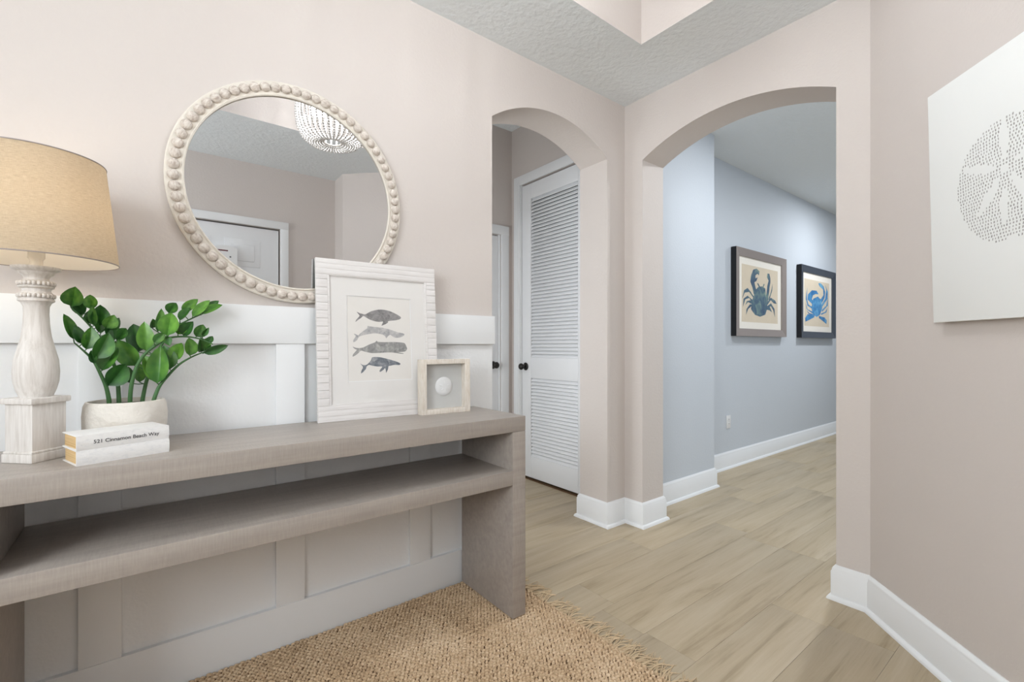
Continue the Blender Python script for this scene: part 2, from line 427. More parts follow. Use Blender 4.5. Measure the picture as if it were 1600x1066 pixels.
PLANT=[([(-0.0365,-0.0081,0.1244),(-0.0431,-0.0116,0.1684),(-0.055,-0.0153,0.2068),(-0.0706,-0.0191,0.2464),(-0.0899,-0.0227,0.273),(-0.1077,-0.0232,0.2939)],[((-0.1102,-0.0127,0.3036),(-0.1271,-0.0168,0.3712),(0.5059,-0.9853,-0.0434),0.0237),((-0.0932,-0.0202,0.2917),(-0.105,-0.0285,0.3409),(0.3316,-0.9905,0.0222),0.0253),((-0.0848,-0.0136,0.2761),(-0.0731,-0.0159,0.337),(0.4319,-0.9875,0.234),0.0348),((-0.066,-0.0237,0.25),(-0.0361,-0.0175,0.3201),(0.5138,-0.9851,0.1588),0.0395),((-0.0525,-0.0103,0.216),(-0.0207,0.0004,0.2811),(-0.2923,-1.0092,0.3262),0.0411),((-0.0389,-0.0163,0.1733),(-0.0012,-0.005,0.2321),(0.1955,-0.9946,-0.0066),0.0458),((-0.0687,-0.0221,0.2379),(-0.0736,-0.0265,0.2727),(0.0301,-0.9995,0.571),0.0142)]),([(-0.0165,0.01,0.1211),(-0.0195,0.0142,0.1763),(-0.0281,0.0182,0.2317),(-0.0463,0.022,0.287),(-0.0671,0.0257,0.3233),(-0.094,0.0272,0.3624),(-0.1175,0.0265,0.39)],[((-0.1174,0.0229,0.3964),(-0.1098,0.0103,0.4481),(0.0519,-0.9989,0.3488),0.0474),((-0.0968,0.0377,0.3718),(-0.1135,0.0358,0.4362),(-0.2022,-1.0065,0.5508),0.0316),((-0.0775,0.0275,0.3899),(-0.0803,0.029,0.4308),(0.0059,-1.0003,0.0519),0.0253),((-0.0792,0.0323,0.349),(-0.0849,0.0368,0.383),(-0.2792,-1.0088,0.2219),0.019),((-0.0707,0.0246,0.3436),(-0.0749,0.0099,0.3978),(-0.2487,-1.0079,0.5738),0.019),((-0.0635,0.0373,0.3442),(-0.0576,0.0297,0.4018),(0.2692,-0.9924,-0.0706),0.0379),((-0.0582,0.0382,0.3209),(-0.0634,0.0353,0.3947),(0.35,-0.99,0.0932),0.019),((-0.0465,0.0256,0.3371),(-0.0269,0.0174,0.3736),(0.5021,-0.9854,0.2006),0.0348),((-0.0467,0.0286,0.3191),(-0.0167,0.0401,0.3677),(0.4329,-0.9875,0.1765),0.0284),((-0.0273,0.0246,0.3011),(-0.0317,0.0303,0.3449),(-0.3625,-1.0113,0.1745),0.0158),((-0.0223,0.0384,0.3012),(-0.0028,0.0483,0.3388),(-0.2365,-1.0075,-0.0449),0.0284),((-0.0053,0.0368,0.2642),(-0.0278,0.036,0.2975),(-0.2325,-1.0074,0.2541),0.0221)]),([(0.0084,-0.0155,0.1217),(0.0113,-0.0204,0.1678),(0.0214,-0.0251,0.219),(0.0401,-0.0296,0.2593),(0.0665,-0.0338,0.287),(0.0948,-0.0379,0.3077),(0.1301,-0.0411,0.3138),(0.1699,-0.0399,0.3084),(0.2078,-0.0388,0.291)],[((0.0631,-0.0534,0.2937),(0.0879,-0.0503,0.3251),(0.0566,-0.9988,0.3933),0.0221),((0.0937,-0.0521,0.3159),(0.1026,-0.0512,0.3826),(-0.0997,-1.0034,0.2495),0.0427),((0.1194,-0.0454,0.3201),(0.1332,-0.0447,0.3523),(0.0981,-0.9975,0.332),0.0253),((0.1329,-0.0515,0.3165),(0.1538,-0.0637,0.3579),(-0.398,-1.0123,0.1683),0.03),((0.088,-0.0428,0.3123),(0.0994,-0.0589,0.2883),(0.1974,-0.9945,0.2411),0.019),((0.1647,-0.0401,0.3132),(0.1838,-0.0404,0.3501),(0.4646,-0.9866,0.3122),0.03),((0.1799,-0.0494,0.3171),(0.1948,-0.0643,0.34),(0.2237,-0.9938,0.1258),0.0126),((0.1974,-0.033,0.2962),(0.207,-0.0364,0.3157),(-0.0904,-1.0031,0.4176),0.019)]),([(0.0354,0.0151,0.1166),(0.0442,0.021,0.1726),(0.0593,0.0272,0.2292),(0.081,0.0336,0.287),(0.1096,0.0401,0.3366),(0.1505,0.0445,0.3679),(0.1895,0.0457,0.3899)],[((0.0178,0.0329,0.2267),(-0.0188,0.021,0.3011),(-0.1781,-1.0058,0.1907),0.0442),((0.0263,0.0506,0.2675),(0.0173,0.0563,0.3508),(0.3513,-0.9899,0.3418),0.0521),((0.0442,0.0295,0.2714),(0.0413,0.0186,0.3558),(0.0317,-0.9995,0.5289),0.0411),((0.0728,0.0389,0.3287),(0.0835,0.0369,0.3982),(0.3783,-0.9891,0.139),0.0253),((0.0993,0.0489,0.388),(0.1183,0.0486,0.4203),(0.0552,-0.9988,0.3409),0.0316),((0.0592,0.0414,0.34),(0.0621,0.0251,0.3661),(0.4266,-0.9877,0.5788),0.019),((0.1346,0.052,0.3937),(0.1736,0.0445,0.4352),(0.1637,-0.9956,0.4395),0.0237),((0.1273,0.0333,0.3649),(0.1535,0.0394,0.4077),(-0.385,-1.012,0.5579),0.0205),((0.16,0.0386,0.3781),(0.2063,0.0508,0.4357),(-0.2379,-1.0076,0.2748),0.0269),((0.1826,0.0534,0.3919),(0.2339,0.0666,0.4365),(0.2355,-0.9934,0.4843),0.0174),((0.1835,0.0429,0.3873),(0.2409,0.0486,0.4231),(-0.0854,-1.003,0.5509),0.0142),((0.0293,0.0475,0.1766),(0.0294,0.0396,0.2337),(0.314,-0.9911,-0.0534),0.0253),((0.0087,0.0505,0.1737),(0.0029,0.0525,0.2227),(-0.1429,-1.0047,0.3529),0.0221)]),([(0.0607,0.0018,0.116),(0.0744,0.0022,0.1608),(0.0959,0.0029,0.1943),(0.1242,0.0037,0.2283),(0.1565,0.0047,0.2513),(0.1898,0.0057,0.2669)],[((0.0665,0.0088,0.1791),(0.0414,0.0082,0.2567),(0.4163,-0.988,0.1907),0.0474),((0.0709,-0.0022,0.174),(0.0767,-0.0102,0.2827),(-0.1883,-1.0061,0.2353),0.0474),((0.1014,0.0092,0.2138),(0.0893,0.0168,0.2865),(0.1626,-0.9956,0.45),0.0442),((0.1155,0.0147,0.2401),(0.1297,0.0163,0.2942),(-0.3853,-1.012,0.3379),0.0379),((0.1508,-0.007,0.2555),(0.1509,-0.0053,0.3097),(0.5281,-0.9847,0.242),0.0348),((0.1816,0.0158,0.2666),(0.1801,-0.0036,0.31),(0.4948,-0.9857,0.0179),0.0348),((0.188,0.0138,0.2864),(0.2107,0.004,0.3144),(-0.0768,-1.0027,-0.0072),0.0221),((0.1865,-0.0055,0.2628),(0.2532,0.0005,0.2864),(0.2759,-0.9922,-0.0135),0.0237)])]


# ------------------------------------------------------------------ mesh helpers
class MB:
    def __init__(self):
        self.v = []
        self.f = []
        self.mi = []

    def add(self, vs, fs, mi=0):
        b = len(self.v)
        self.v += [tuple(p) for p in vs]
        for f in fs:
            self.f.append(tuple(b + i for i in f))
            self.mi.append(mi)

    def box(self, x0, x1, y0, y1, z0, z1, bev=0.0, mi=0, mat=None):
        bm = bmesh.new()
        bmesh.ops.create_cube(bm, size=1.0)
        for v in bm.verts:
            v.co = Vector(((x0 + x1) / 2 + v.co.x * (x1 - x0), (y0 + y1) / 2 + v.co.y * (y1 - y0), (z0 + z1) / 2 + v.co.z * (z1 - z0)))
        if bev:
            bmesh.ops.bevel(bm, geom=list(bm.edges), offset=bev, segments=2, profile=0.6, affect='EDGES')
        self.addbm(bm, mi, mat)
        return self

    def addbm(self, bm, mi=0, mat=None):
        bm.verts.ensure_lookup_table()
        bm.verts.index_update()
        self.add([(mat @ v.co) if mat else v.co for v in bm.verts], [[v.index for v in f.verts] for f in bm.faces], mi)
        bm.free()

    def prism(self, poly, fn0, fn1, mi=0):
        """poly: 2-D outline; fn0/fn1 map it to the two end faces"""
        n = len(poly)
        self.add([fn0(*p) for p in poly] + [fn1(*p) for p in poly],
                 [list(range(n))[::-1], list(range(n, 2 * n))] + [[i, (i + 1) % n, n + (i + 1) % n, n + i] for i in range(n)], mi)
        return self

    def lathe(self, prof, seg=48, cx=0, cy=0, mi=0, cap=True):
        vs, fs = [], []
        n = len(prof)
        for i in range(seg):
            a = 2 * math.pi * i / seg
            for r_, z in prof:
                vs.append((cx + r_ * math.cos(a), cy + r_ * math.sin(a), z))
        for i in range(seg):
            j = (i + 1) % seg
            for k in range(n - 1):
                fs.append((i * n + k, j * n + k, j * n + k + 1, i * n + k + 1))
        if cap:
            if prof[0][0] > 1e-6:
                fs.append(tuple(i * n for i in range(seg))[::-1])
            if prof[-1][0] > 1e-6:
                fs.append(tuple(i * n + n - 1 for i in range(seg)))
        self.add(vs, fs, mi)
        return self

    def tube(self, pts, rad, seg=8, mi=0):
        pts = [Vector(p) for p in pts]
        n = len(pts)
        rads = rad if isinstance(rad, (list, tuple)) else [rad] * n
        up = Vector((0, 0, 1))
        vs, fs = [], []
        prev = None
        for i, p in enumerate(pts):
            t = (pts[min(i + 1, n - 1)] - pts[max(i - 1, 0)]).normalized()
            if prev is None:
                a = t.cross(up)
                if a.length < 1e-3:
                    a = t.cross(Vector((1, 0, 0)))
            else:
                a = prev - t * prev.dot(t)
            a.normalize()
            prev = a
            b = t.cross(a)
            for k in range(seg):
                q = 2 * math.pi * k / seg
                vs.append(p + (a * math.cos(q) + b * math.sin(q)) * rads[i])
        for i in range(n - 1):
            for k in range(seg):
                k2 = (k + 1) % seg
                fs.append((i * seg + k, i * seg + k2, (i + 1) * seg + k2, (i + 1) * seg + k))
        fs.append(tuple(range(seg))[::-1])
        fs.append(tuple((n - 1) * seg + k for k in range(seg)))
        self.add(vs, fs, mi)
        return self

    def ball(self, c, rx, ry=None, rz=None, seg=12, ring=8, mi=0, mat=None):
        ry = ry or rx
        rz = rz or rx
        bm = bmesh.new()
        bmesh.ops.create_uvsphere(bm, u_segments=seg, v_segments=ring, radius=1.0)
        for v in bm.verts:
            v.co = Vector((c[0] + v.co.x * rx, c[1] + v.co.y * ry, c[2] + v.co.z * rz))
        self.addbm(bm, mi, mat)
        return self

    def mesh(self, name, mats, smooth=None, fix=True):
        me = bpy.data.meshes.new(name)
        me.from_pydata(self.v, [], self.f)
        for m in (mats if isinstance(mats, (list, tuple)) else [mats]):
            me.materials.append(M[m])
        if any(self.mi):
            me.polygons.foreach_set('material_index', self.mi)
        if fix:
            bm = bmesh.new()
            bm.from_mesh(me)
            bmesh.ops.recalc_face_normals(bm, faces=bm.faces)
            bm.to_mesh(me)
            bm.free()
        if smooth is not None:
            me.polygons.foreach_set('use_smooth', [True] * len(me.polygons))
            me.set_sharp_from_angle(angle=R(smooth))
        me.update()
        return me

    def build(self, name, mats, parent=None, loc=None, rot=None, smooth=None, fix=True):
        return obj(name, self.mesh(name, mats, smooth, fix), parent, loc, rot)


def obj(name, me, parent=None, loc=None, rot=None):
    o = bpy.data.objects.new(name, me)
    col.objects.link(o)
    if parent:
        o.parent = parent
    if loc is not None:
        o.location = loc
    if rot is not None:
        o.rotation_euler = rot
    return o


def empty(name, loc=(0, 0, 0), rot=(0, 0, 0)):
    o = bpy.data.objects.new(name, None)
    o.empty_display_size = 0.05
    col.objects.link(o)
    o.location = loc
    o.rotation_euler = rot
    return o


def tag(o, label, cat, group=None):
    o['label'] = label
    o['category'] = cat
    if group:
        o['group'] = group
    return o


def struct(o):
    o['kind'] = 'structure'
    return o


def box(name, mat, x0, x1, y0, y1, z0, z1, bev=0.0, parent=None):
    return MB().box(x0, x1, y0, y1, z0, z1, bev).build(name, mat, parent, smooth=30 if bev else None)


# ------------------------------------------------------------------ room constants
YA, XB, ZC = 1.876, 2.372, 2.622      # mirror wall, arch wall, soffit height
YO, XW = -0.64, -1.6                  # front door wall, west wall
TA, TB = 2.103, 2.586                 # back faces of the two arch walls
YP, YH, XP = 1.894, 2.11, 3.498       # hall pier face, hall wall face, pier end
TOP = 3.05
KC = XB - 0.605                       # slanted wall: x - y = KC


def arch_outline(u0, u1, a0, a1, spring, apex, z1, n=28):
    """wall outline from u0 to u1 with an arched opening a0..a1 that reaches the floor"""
    w = (a1 - a0) / 2
    rise = apex - spring
    rad = (w * w + rise * rise) / (2 * rise)
    zc = apex - rad
    half = math.asin(w / rad)
    pts = [(u0, 0), (a0, 0), (a0, spring)]
    for i in range(1, n):
        t = -half + 2 * half * i / n
        pts.append(((a0 + a1) / 2 + rad * math.sin(t), zc + rad * math.cos(t)))
    pts += [(a1, spring), (a1, 0), (u1, 0), (u1, z1), (u0, z1)]
    return pts


o = MB().prism(arch_outline(XW - 0.1, TB, 1.341, 2.206, 2.25, 2.393, TOP), lambda x, z: (x, YA, z), lambda x, z: (x, TA, z))
struct(o.build('wall_north', 'wall', smooth=20))
o = MB().prism(arch_outline(0.605, YA, 0.727, 1.741, 2.243, 2.368, TOP), lambda y, z: (XB, y, z), lambda y, z: (TB, y, z))
struct(o.build('wall_east', 'wall', smooth=20))
cpoly = [(1.345, 1.345 - KC), (XB, 0.605), (TB, 0.605), (1.465, 0.605 - (TB - 1.465)), (1.465, -0.76), (1.345, -0.76)]
struct(MB().prism(cpoly, lambda x, y: (x, y, 0), lambda x, y: (x, y, TOP)).build('wall_southeast', 'wall'))
o = MB()
o.box(XW - 0.1, -0.03, YO - 0.12, YO, 0, TOP)
o.box(0.886, 1.345, YO - 0.12, YO, 0, TOP)
o.box(-0.03, 0.886, YO - 0.12, YO, 2.105, TOP)
struct(o.build('wall_south', 'wall'))
o = MB()
o.box(XW - 0.1, XW, YO, -0.58, 0, TOP)
o.box(XW - 0.1, XW, 0.7, YA, 0, TOP)
o.box(XW - 0.1, XW, -0.58, 0.7, 0, 1.12)
o.box(XW - 0.1, XW, -0.58, 0.7, 2.4, TOP)
struct(o.build('wall_west', 'wall'))
# vestibule behind the small arch
o = MB()
o.box(2.477, 2.58, TA, 2.262, 0, TOP)
o.box(2.477, 2.58, 3.052, 3.172, 0, TOP)
o.box(2.477, 2.58, 2.262, 3.052, 2.462, TOP)
struct(o.build('wall_vestibule_east', 'wall'))
o = MB()
o.box(0.5, 1.585, 3.172, 3.29, 0, TOP)
o.box(2.355, 3.5, 3.172, 3.29, 0, TOP)
o.box(1.585, 2.355, 3.172, 3.29, 2.05, TOP)
struct(o.build('wall_vestibule_north', 'wall'))
o = MB()
o.box(0.5, 0.6, TA, 2.25, 0, TOP)
o.box(0.5, 0.6, 3.05, 3.172, 0, TOP)
o.box(0.5, 0.6, 2.25, 3.05, 0, 0.4)
o.box(0.5, 0.6, 2.25, 3.05, 1.9, TOP)
struct(o.build('wall_vestibule_west', 'wall'))
# hall
o = MB()
o.prism([(TB, YP), (XP, YP), (XP, YH), (10.6, YH), (10.6, YH + 0.1), (3.4, YH + 0.1), (3.4, YP + 0.3), (TB, YP + 0.3)],
        lambda x, y: (x, y, 0), lambda x, y: (x, y, TOP))
struct(o.build('wall_hall_north', 'wall_blue'))
o = MB()
o.box(2.49, 2.9, -2.1, -2.0, 0, TOP)
o.box(4.9, 10.6, -2.1, -2.0, 0, TOP)
o.box(2.9, 4.9, -2.1, -2.0, 2.25, TOP)
struct(o.build('wall_hall_south', 'wall_blue'))
struct(box('wall_hall_west', 'wall_blue', 2.49, TB, -2.0, 0.5, 0, TOP))
o = MB()
o.box(10.5, 10.6, -2.0, -1.0, 0, TOP)
o.box(10.5, 10.6, 1.4, YH, 0, TOP)
o.box(10.5, 10.6, -1.0, 1.4, 2.25, TOP)
struct(o.build('wall_hall_east', 'wall_blue'))
struct(box('wall_closet_back', 'dark', 3.35, 3.4, 2.2, 3.172, 0, TOP))

# ceilings: entry soffit with a raised tray, hall and vestibule
TX0, TX1, TY0, TY1, TZ = -0.19, 1.947, 0.222, 1.436, 2.985
o = MB()


def ring(z, mi):
    X0, X1, Y0, Y1 = XW, XB, -0.64, YA
    return [((X0, Y0, z), (X1, Y0, z), (TX1, TY0, z), (TX0, TY0, z)), ((X1, Y0, z), (X1, Y1, z), (TX1, TY1, z), (TX1, TY0, z)),
            ((X1, Y1, z), (X0, Y1, z), (TX0, TY1, z), (TX1, TY1, z)), ((X0, Y1, z), (X0, Y0, z), (TX0, TY0, z), (TX0, TY1, z))]


for q in ring(ZC, 0):
    o.add(q[::-1], [(0, 1, 2, 3)], 0)
for a, b in (((TX0, TY0), (TX1, TY0)), ((TX1, TY0), (TX1, TY1)), ((TX1, TY1), (TX0, TY1)), ((TX0, TY1), (TX0, TY0))):
    o.add([(*a, ZC), (*a, TZ), (*b, TZ), (*b, ZC)], [(0, 1, 2, 3)], 1)
o.add([(TX0, TY0, TZ), (TX0, TY1, TZ), (TX1, TY1, TZ), (TX1, TY0, TZ)], [(0, 1, 2, 3)], 0)
struct(o.build('ceiling', ['ceiling', 'wall'], fix=False))
struct(box('ceiling_roof_deck', 'ceiling', XW - 0.1, TB, -0.76, TA, 3.05, 3.1))
struct(box('ceiling_hall', 'ceiling', TB, 10.6, -2.0, YH, 2.764, 2.85))
struct(box('ceiling_vestibule', 'ceiling', 0.6, 3.4, TA, 3.172, 2.964, 3.04))

# floor: sub-floor plus planks laid along the hall
o = MB()
o.box(-1.7, 10.6, -2.1, 3.3, -0.06, -0.0085)
o.box(7.1, 10.5, -2.0, YH, -0.0085, -0.0002, mi=1)
o.box(TB, 7.1, -2.0, -0.78, -0.0085, -0.0002, mi=1)
floor = struct(o.build('floor', ['dark', 'plank']))
PW, PLn = 0.208, 1.22
plank_me = {}


def plank_mesh(ln):
    k = round(ln, 3)
    if k not in plank_me:
        g = 0.0004
        plank_me[k] = MB().box(g, ln - g, g, PW - g, -0.0085, 0.0, 0.0005).mesh('plank', 'plank', 30)
    return plank_me[k]


rr = random.Random(3)
for row in range(-7, 13):
    y = 0.677 + row * PW
    off = 1.512 if row == 1 else rr.choice([0.0, 0.31, 0.62, 0.9]) + rr.uniform(-0.06, 0.06)
    x_lo, x_hi = -1.7, 7.1
    if y > 2.13:
        x_lo, x_hi = 0.5, 2.62
    if y + PW < -0.8:
        x_lo, x_hi = 2.5, 7.1
    k0 = math.floor((x_lo - off) / PLn)
    x = off + k0 * PLn
    while x < x_hi:
        a, b = max(x, x_lo), min(x + PLn, x_hi)
        if b - a > 0.04:
            obj('plank', plank_mesh(round(b - a, 2) if b - a < PLn - 0.01 else PLn), floor, (a, y, 0))
        x += PLn


# ------------------------------------------------------------------ trim
def sweep(mb, path, prof, closed_ends=True):
    """profile (offset to the right of travel, z) along a mitred path"""
    n = len(path)
    P = [Vector(p) for p in path]
    nd = []
    for i in range(n - 1):
        d = (P[i + 1] - P[i]).normalized()
        nd.append(Vector((d.y, -d.x)))
    rows = []
    for i in range(n):
        if i == 0:
            mvec = nd[0]
        elif i == n - 1:
            mvec = nd[-1]
        else:
            s = nd[i - 1] + nd[i]
            mvec = s / (1 + nd[i - 1].dot(nd[i]))
        rows.append([(P[i].x + mvec.x * a, P[i].y + mvec.y * a, z) for a, z in prof])
    k = len(prof)
    vs = [v for r_ in rows for v in r_]
    fs = []
    for i in range(n - 1):
        for j in range(k):
            j2 = (j + 1) % k
            fs.append((i * k + j, (i + 1) * k + j, (i + 1) * k + j2, i * k + j2))
    fs.append(tuple(range(k)))
    fs.append(tuple((n - 1) * k + j for j in range(k))[::-1])
    mb.add(vs, fs)
    return mb


BASE = [(0, 0), (0.016, 0), (0.016, 0.122), (0.0125, 0.128), (0.0125, 0.133), (0.0095, 0.141), (0.004, 0.146), (0.003, 0.149), (0, 0.149)]
SHOE = [(0.016, 0)] + [(0.016 + 0.014 * math.cos(R(t)), 0.019 * math.sin(R(t))) for t in range(0, 91, 18)]


def baseboard(name, path):
    o = struct(sweep(MB(), path, BASE).build(name, 'trim', smooth=35))
    sweep(MB(), path, SHOE).build('shoe_moulding', 'trim', o, smooth=40)
    return o


baseboard('baseboard_north', [(2.46, TA), (2.206, TA), (2.206, YA), (XB, YA), (XB, 1.741), (TB, 1.741), (TB, YP), (XP, YP), (XP, YH), (10.5, YH)])
baseboard('baseboard_southeast', [(TB, 0.727), (XB, 0.727), (XB, 0.605), (1.345, 1.345 - KC), (1.345, YO), (0.955, YO)])
baseboard('baseboard_vestibule', [(2.477, 3.172), (2.477, 3.125)])

# board-and-batten wainscot on the mirror wall
w = struct(empty('trim_1'))
X0W, X1W = XW, 1.341
box('panel', 'panel', X0W, X1W, YA - 0.002, YA, 0.02, 1.13, 0, w)
box('base_board', 'trim', X0W, X1W + 0.003, YA - 0.019, YA, 0, 0.154, 0.002, w)
box('rail', 'trim', X0W, X1W + 0.004, YA - 0.02, YA, 1.1165, 1.2535, 0.002, w)
for k in range(-2, 3):
    x = -0.165 + k * 0.529
    box('batten', 'trim', x, x + 0.098, YA - 0.0165, YA - 0.001, 0.154, 1.1165, 0.0012, w)


# ------------------------------------------------------------------ doors
def knob(parent, loc, rot, lever=False):
    k = MB()
    k.lathe([(0, 0), (0.031, 0), (0.033, 0.004), (0.028, 0.009), (0.012, 0.012), (0.011, 0.03), (0.017, 0.036), (0.026, 0.044), (0.028, 0.053),
             (0.024, 0.062), (0.013, 0.068), (0, 0.069)], 28)
    return k.build('knob', 'bronze', parent, loc, rot, smooth=40)


# louvered closet door in the vestibule, faces -x
DX, DY0, DY1 = 2.483, 2.277, 3.037
d1 = struct(empty('door_1'))
SW = 0.112
box('stile', 'door', DX, DX + 0.035, DY0, DY0 + SW, 0.02, 2.45, 0.0025, d1)
box('stile', 'door', DX, DX + 0.035, DY1 - SW, DY1, 0.02, 2.45, 0.0025, d1)
for z0, z1 in ((0.02, 0.195), (0.842, 1.012), (2.325, 2.45)):
    box('rail', 'door', DX, DX + 0.035, DY0 + SW, DY1 - SW, z0, z1, 0.0025, d1)
sl = MB()
sl.box(-0.0035, 0.0035, 0, DY1 - DY0 - 2 * SW, -0.0172, 0.0172, 0.0015, mat=Matrix.Rotation(R(36), 4, 'Y'))
slat_me = sl.mesh('slat', 'door', 30)
for z0, z1 in ((0.195, 0.842), (1.012, 2.325)):
    n = int(round((z1 - z0) / 0.0284))
    for i in range(n):
        obj('slat', slat_me, d1, (DX + 0.0165, DY0 + SW, z0 + (i + 0.5) * (z1 - z0) / n))
box('louver_shade_sheet', 'dark', DX + 0.034, DX + 0.036, DY0 + SW, DY1 - SW, 0.2, 2.33, 0, d1)  # near-black sheet painted as the shade between the slats
knob(d1, (DX, DY1 - 0.05, 0.935), (0, R(-90), 0))


CASE = 0.076
for nm, y0, y1, z0, z1 in (('casing', DY1 + 0.012, DY1 + 0.012 + CASE, 0, 2.462 + CASE), ('casing', DY0 - 0.012 - CASE, DY0 - 0.012, 0, 2.462 + CASE)):
    c = MB().box(2.462, 2.477, y0, y1, z0, z1, 0.003).build(nm, 'trim', d1, smooth=30)
    yy = (y0 + 0.012, y0 + 0.022) if y0 > 2.6 else (y1 - 0.022, y1 - 0.012)
    MB().box(2.4575, 2.463, yy[0], yy[1], z0, z1 - 0.05, 0.002).build('bead', 'trim', c, smooth=30)
MB().box(2.462, 2.477, DY0 - 0.012, DY1 + 0.012, 2.462, 2.462 + CASE, 0.003).build('casing', 'trim', d1, smooth=30)
box('jamb', 'trim', 2.477, 2.58, DY1 + 0.004, 3.052, 0, 2.462, 0, d1)
box('jamb', 'trim', 2.477, 2.58, 2.262, DY0 - 0.004, 0, 2.462, 0, d1)
box('threshold', 'jute_back', 2.472, 2.53, DY0, DY1, 0.0, 0.006, 0.001, d1)

# plain panelled door in the vestibule's end wall, faces -y
d2 = struct(empty('door_2'))
D2L, D2R, D2Y = 1.6, 2.34, 3.186
box('leaf', 'door', D2L, D2R, D2Y, D2Y + 0.035, 0.012, 2.04, 0.002, d2)
for xa, xb in ((D2L + 0.11, D2L + 0.33), (D2L + 0.41, D2R - 0.11)):
    for za, zb in ((0.2, 0.82), (1.05, 1.6), (1.68, 1.93)):
        box('door_panel', 'door', xa, xb, D2Y - 0.004, D2Y + 0.01, za, zb, 0.004, d2)
knob(d2, (D2R - 0.055, D2Y, 0.945), (R(90), 0, 0))
for xa, xb in ((D2L - 0.012 - CASE, D2L - 0.012), (D2R + 0.02, D2R + 0.02 + CASE)):
    MB().box(xa, xb, 3.156, 3.172, 0, 2.052 + CASE, 0.003).build('casing', 'trim', d2, smooth=30)
MB().box(D2L - 0.012 - CASE, D2R + 0.02 + CASE, 3.154, 3.172, 2.052, 2.052 + CASE, 0.003).build('casing', 'trim', d2, smooth=30)
box('jamb', 'trim', D2R + 0.003, 2.356, 3.172, 3.29, 0, 2.052, 0, d2)
box('jamb', 'trim', 1.585, D2L - 0.003, 3.172, 3.29, 0, 2.052, 0, d2)

# six-panel front door seen in the mirror, faces +y
d3 = struct(empty('door_3'))
FX0, FX1, FY = -0.02, 0.876, YO - 0.02
box('leaf', 'door', FX0, FX1, FY - 0.045, FY, 0.01, 2.095, 0.002, d3)
for xa, xb in ((FX0 + 0.14, FX0 + 0.40), (FX1 - 0.40, FX1 - 0.14)):
    for za, zb in ((0.22, 0.86), (1.0, 1.62), (1.76, 1.985)):
        p = MB()
        p.box(xa, xb, FY - 0.006, FY + 0.003, za, zb, 0.003)
        pp = p.build('door_panel', 'door', d3, smooth=30)
        box('raised_field', 'door', xa + 0.045, xb - 0.045, FY, FY + 0.008, za + 0.045, zb - 0.045, 0.005, pp)
for xa, xb in ((FX0 - 0.01 - 0.062, FX0 - 0.01), (FX1 + 0.01, FX1 + 0.072)):
    MB().box(xa, xb, YO, YO + 0.018, 0, 2.167, 0.004).build('casing', 'trim', d3, smooth=30)
MB().box(FX0 - 0.072, FX1 + 0.072, YO, YO + 0.02, 2.105, 2.167, 0.004).build('casing', 'trim', d3, smooth=30)
knob(d3, (FX0 + 0.07, FY, 0.95), (R(-90), 0, 0))
box('weather_strip', 'dark', FX0 - 0.01, FX1 + 0.01, FY - 0.06, FY - 0.05, 0.0, 2.105, 0, d3)

# windows
w1 = struct(empty('added_window_1'))  # unseen window, added to carry the west fill light
box('window_frame', 'trim', XW - 0.08, XW - 0.02, -0.58, -0.52, 1.12, 2.4, 0.003, w1)
box('window_frame', 'trim', XW - 0.08, XW - 0.02, 0.64, 0.7, 1.12, 2.4, 0.003, w1)
box('window_frame', 'trim', XW - 0.08, XW - 0.02, -0.52, 0.64, 1.12, 1.18, 0.003, w1)
box('window_frame', 'trim', XW - 0.08, XW - 0.02, -0.52, 0.64, 2.34, 2.4, 0.003, w1)
box('pane', 'glass', XW - 0.053, XW - 0.047, -0.52, 0.64, 1.18, 2.34, 0, w1)
w3 = struct(empty('added_window_3'))  # added side window, out of view, brightens the louvered door
for ya, yb, za, zb in ((2.25, 2.29, 0.4, 1.9), (3.01, 3.05, 0.4, 1.9), (2.29, 3.01, 0.4, 0.44), (2.29, 3.01, 1.86, 1.9)):
    box('window_frame', 'trim', 0.53, 0.57, ya, yb, za, zb, 0.003, w3)
box('pane', 'glass', 0.547, 0.553, 2.29, 3.01, 0.44, 1.86, 0, w3)
w4 = struct(empty('added_window_4'))  # added glazed door, unseen, for fill in the near hall
for xa, xb in ((2.9, 2.96), (3.87, 3.93), (4.84, 4.9)):
    box('window_frame', 'trim', xa, xb, -2.08, -2.02, 0, 2.25, 0.003, w4)
box('window_frame', 'trim', 2.96, 4.84, -2.08, -2.02, 2.19, 2.25, 0.003, w4)
box('pane', 'glass', 2.96, 3.87, -2.053, -2.047, 0.0, 2.19, 0, w4)
box('pane', 'glass', 3.93, 4.84, -2.053, -2.047, 0.0, 2.19, 0, w4)
w2 = struct(empty('window_2'))
for ya, yb in ((-1.0, -0.94), (0.17, 0.23), (1.34, 1.4)):
    box('window_frame', 'trim', 10.52, 10.58, ya, yb, 0, 2.25, 0.003, w2)
box('window_frame', 'trim', 10.52, 10.58, -0.94, 1.34, 2.19, 2.25, 0.003, w2)
box('pane', 'glass', 10.545, 10.551, -0.94, 0.17, 0.0, 2.19, 0, w2)
box('pane', 'glass', 10.545, 10.551, 0.23, 1.34, 0.0, 2.19, 0, w2)

# ------------------------------------------------------------------ jute rug
RX0, RX1, RY0, RY1, RT = -1.0, 1.345, 0.32, 1.850, 0.012
rug = tag(empty('jute_rug', (0.2, 1.1, 0)), 'brown braided jute rug with a frayed fringe under the console table', 'rug')


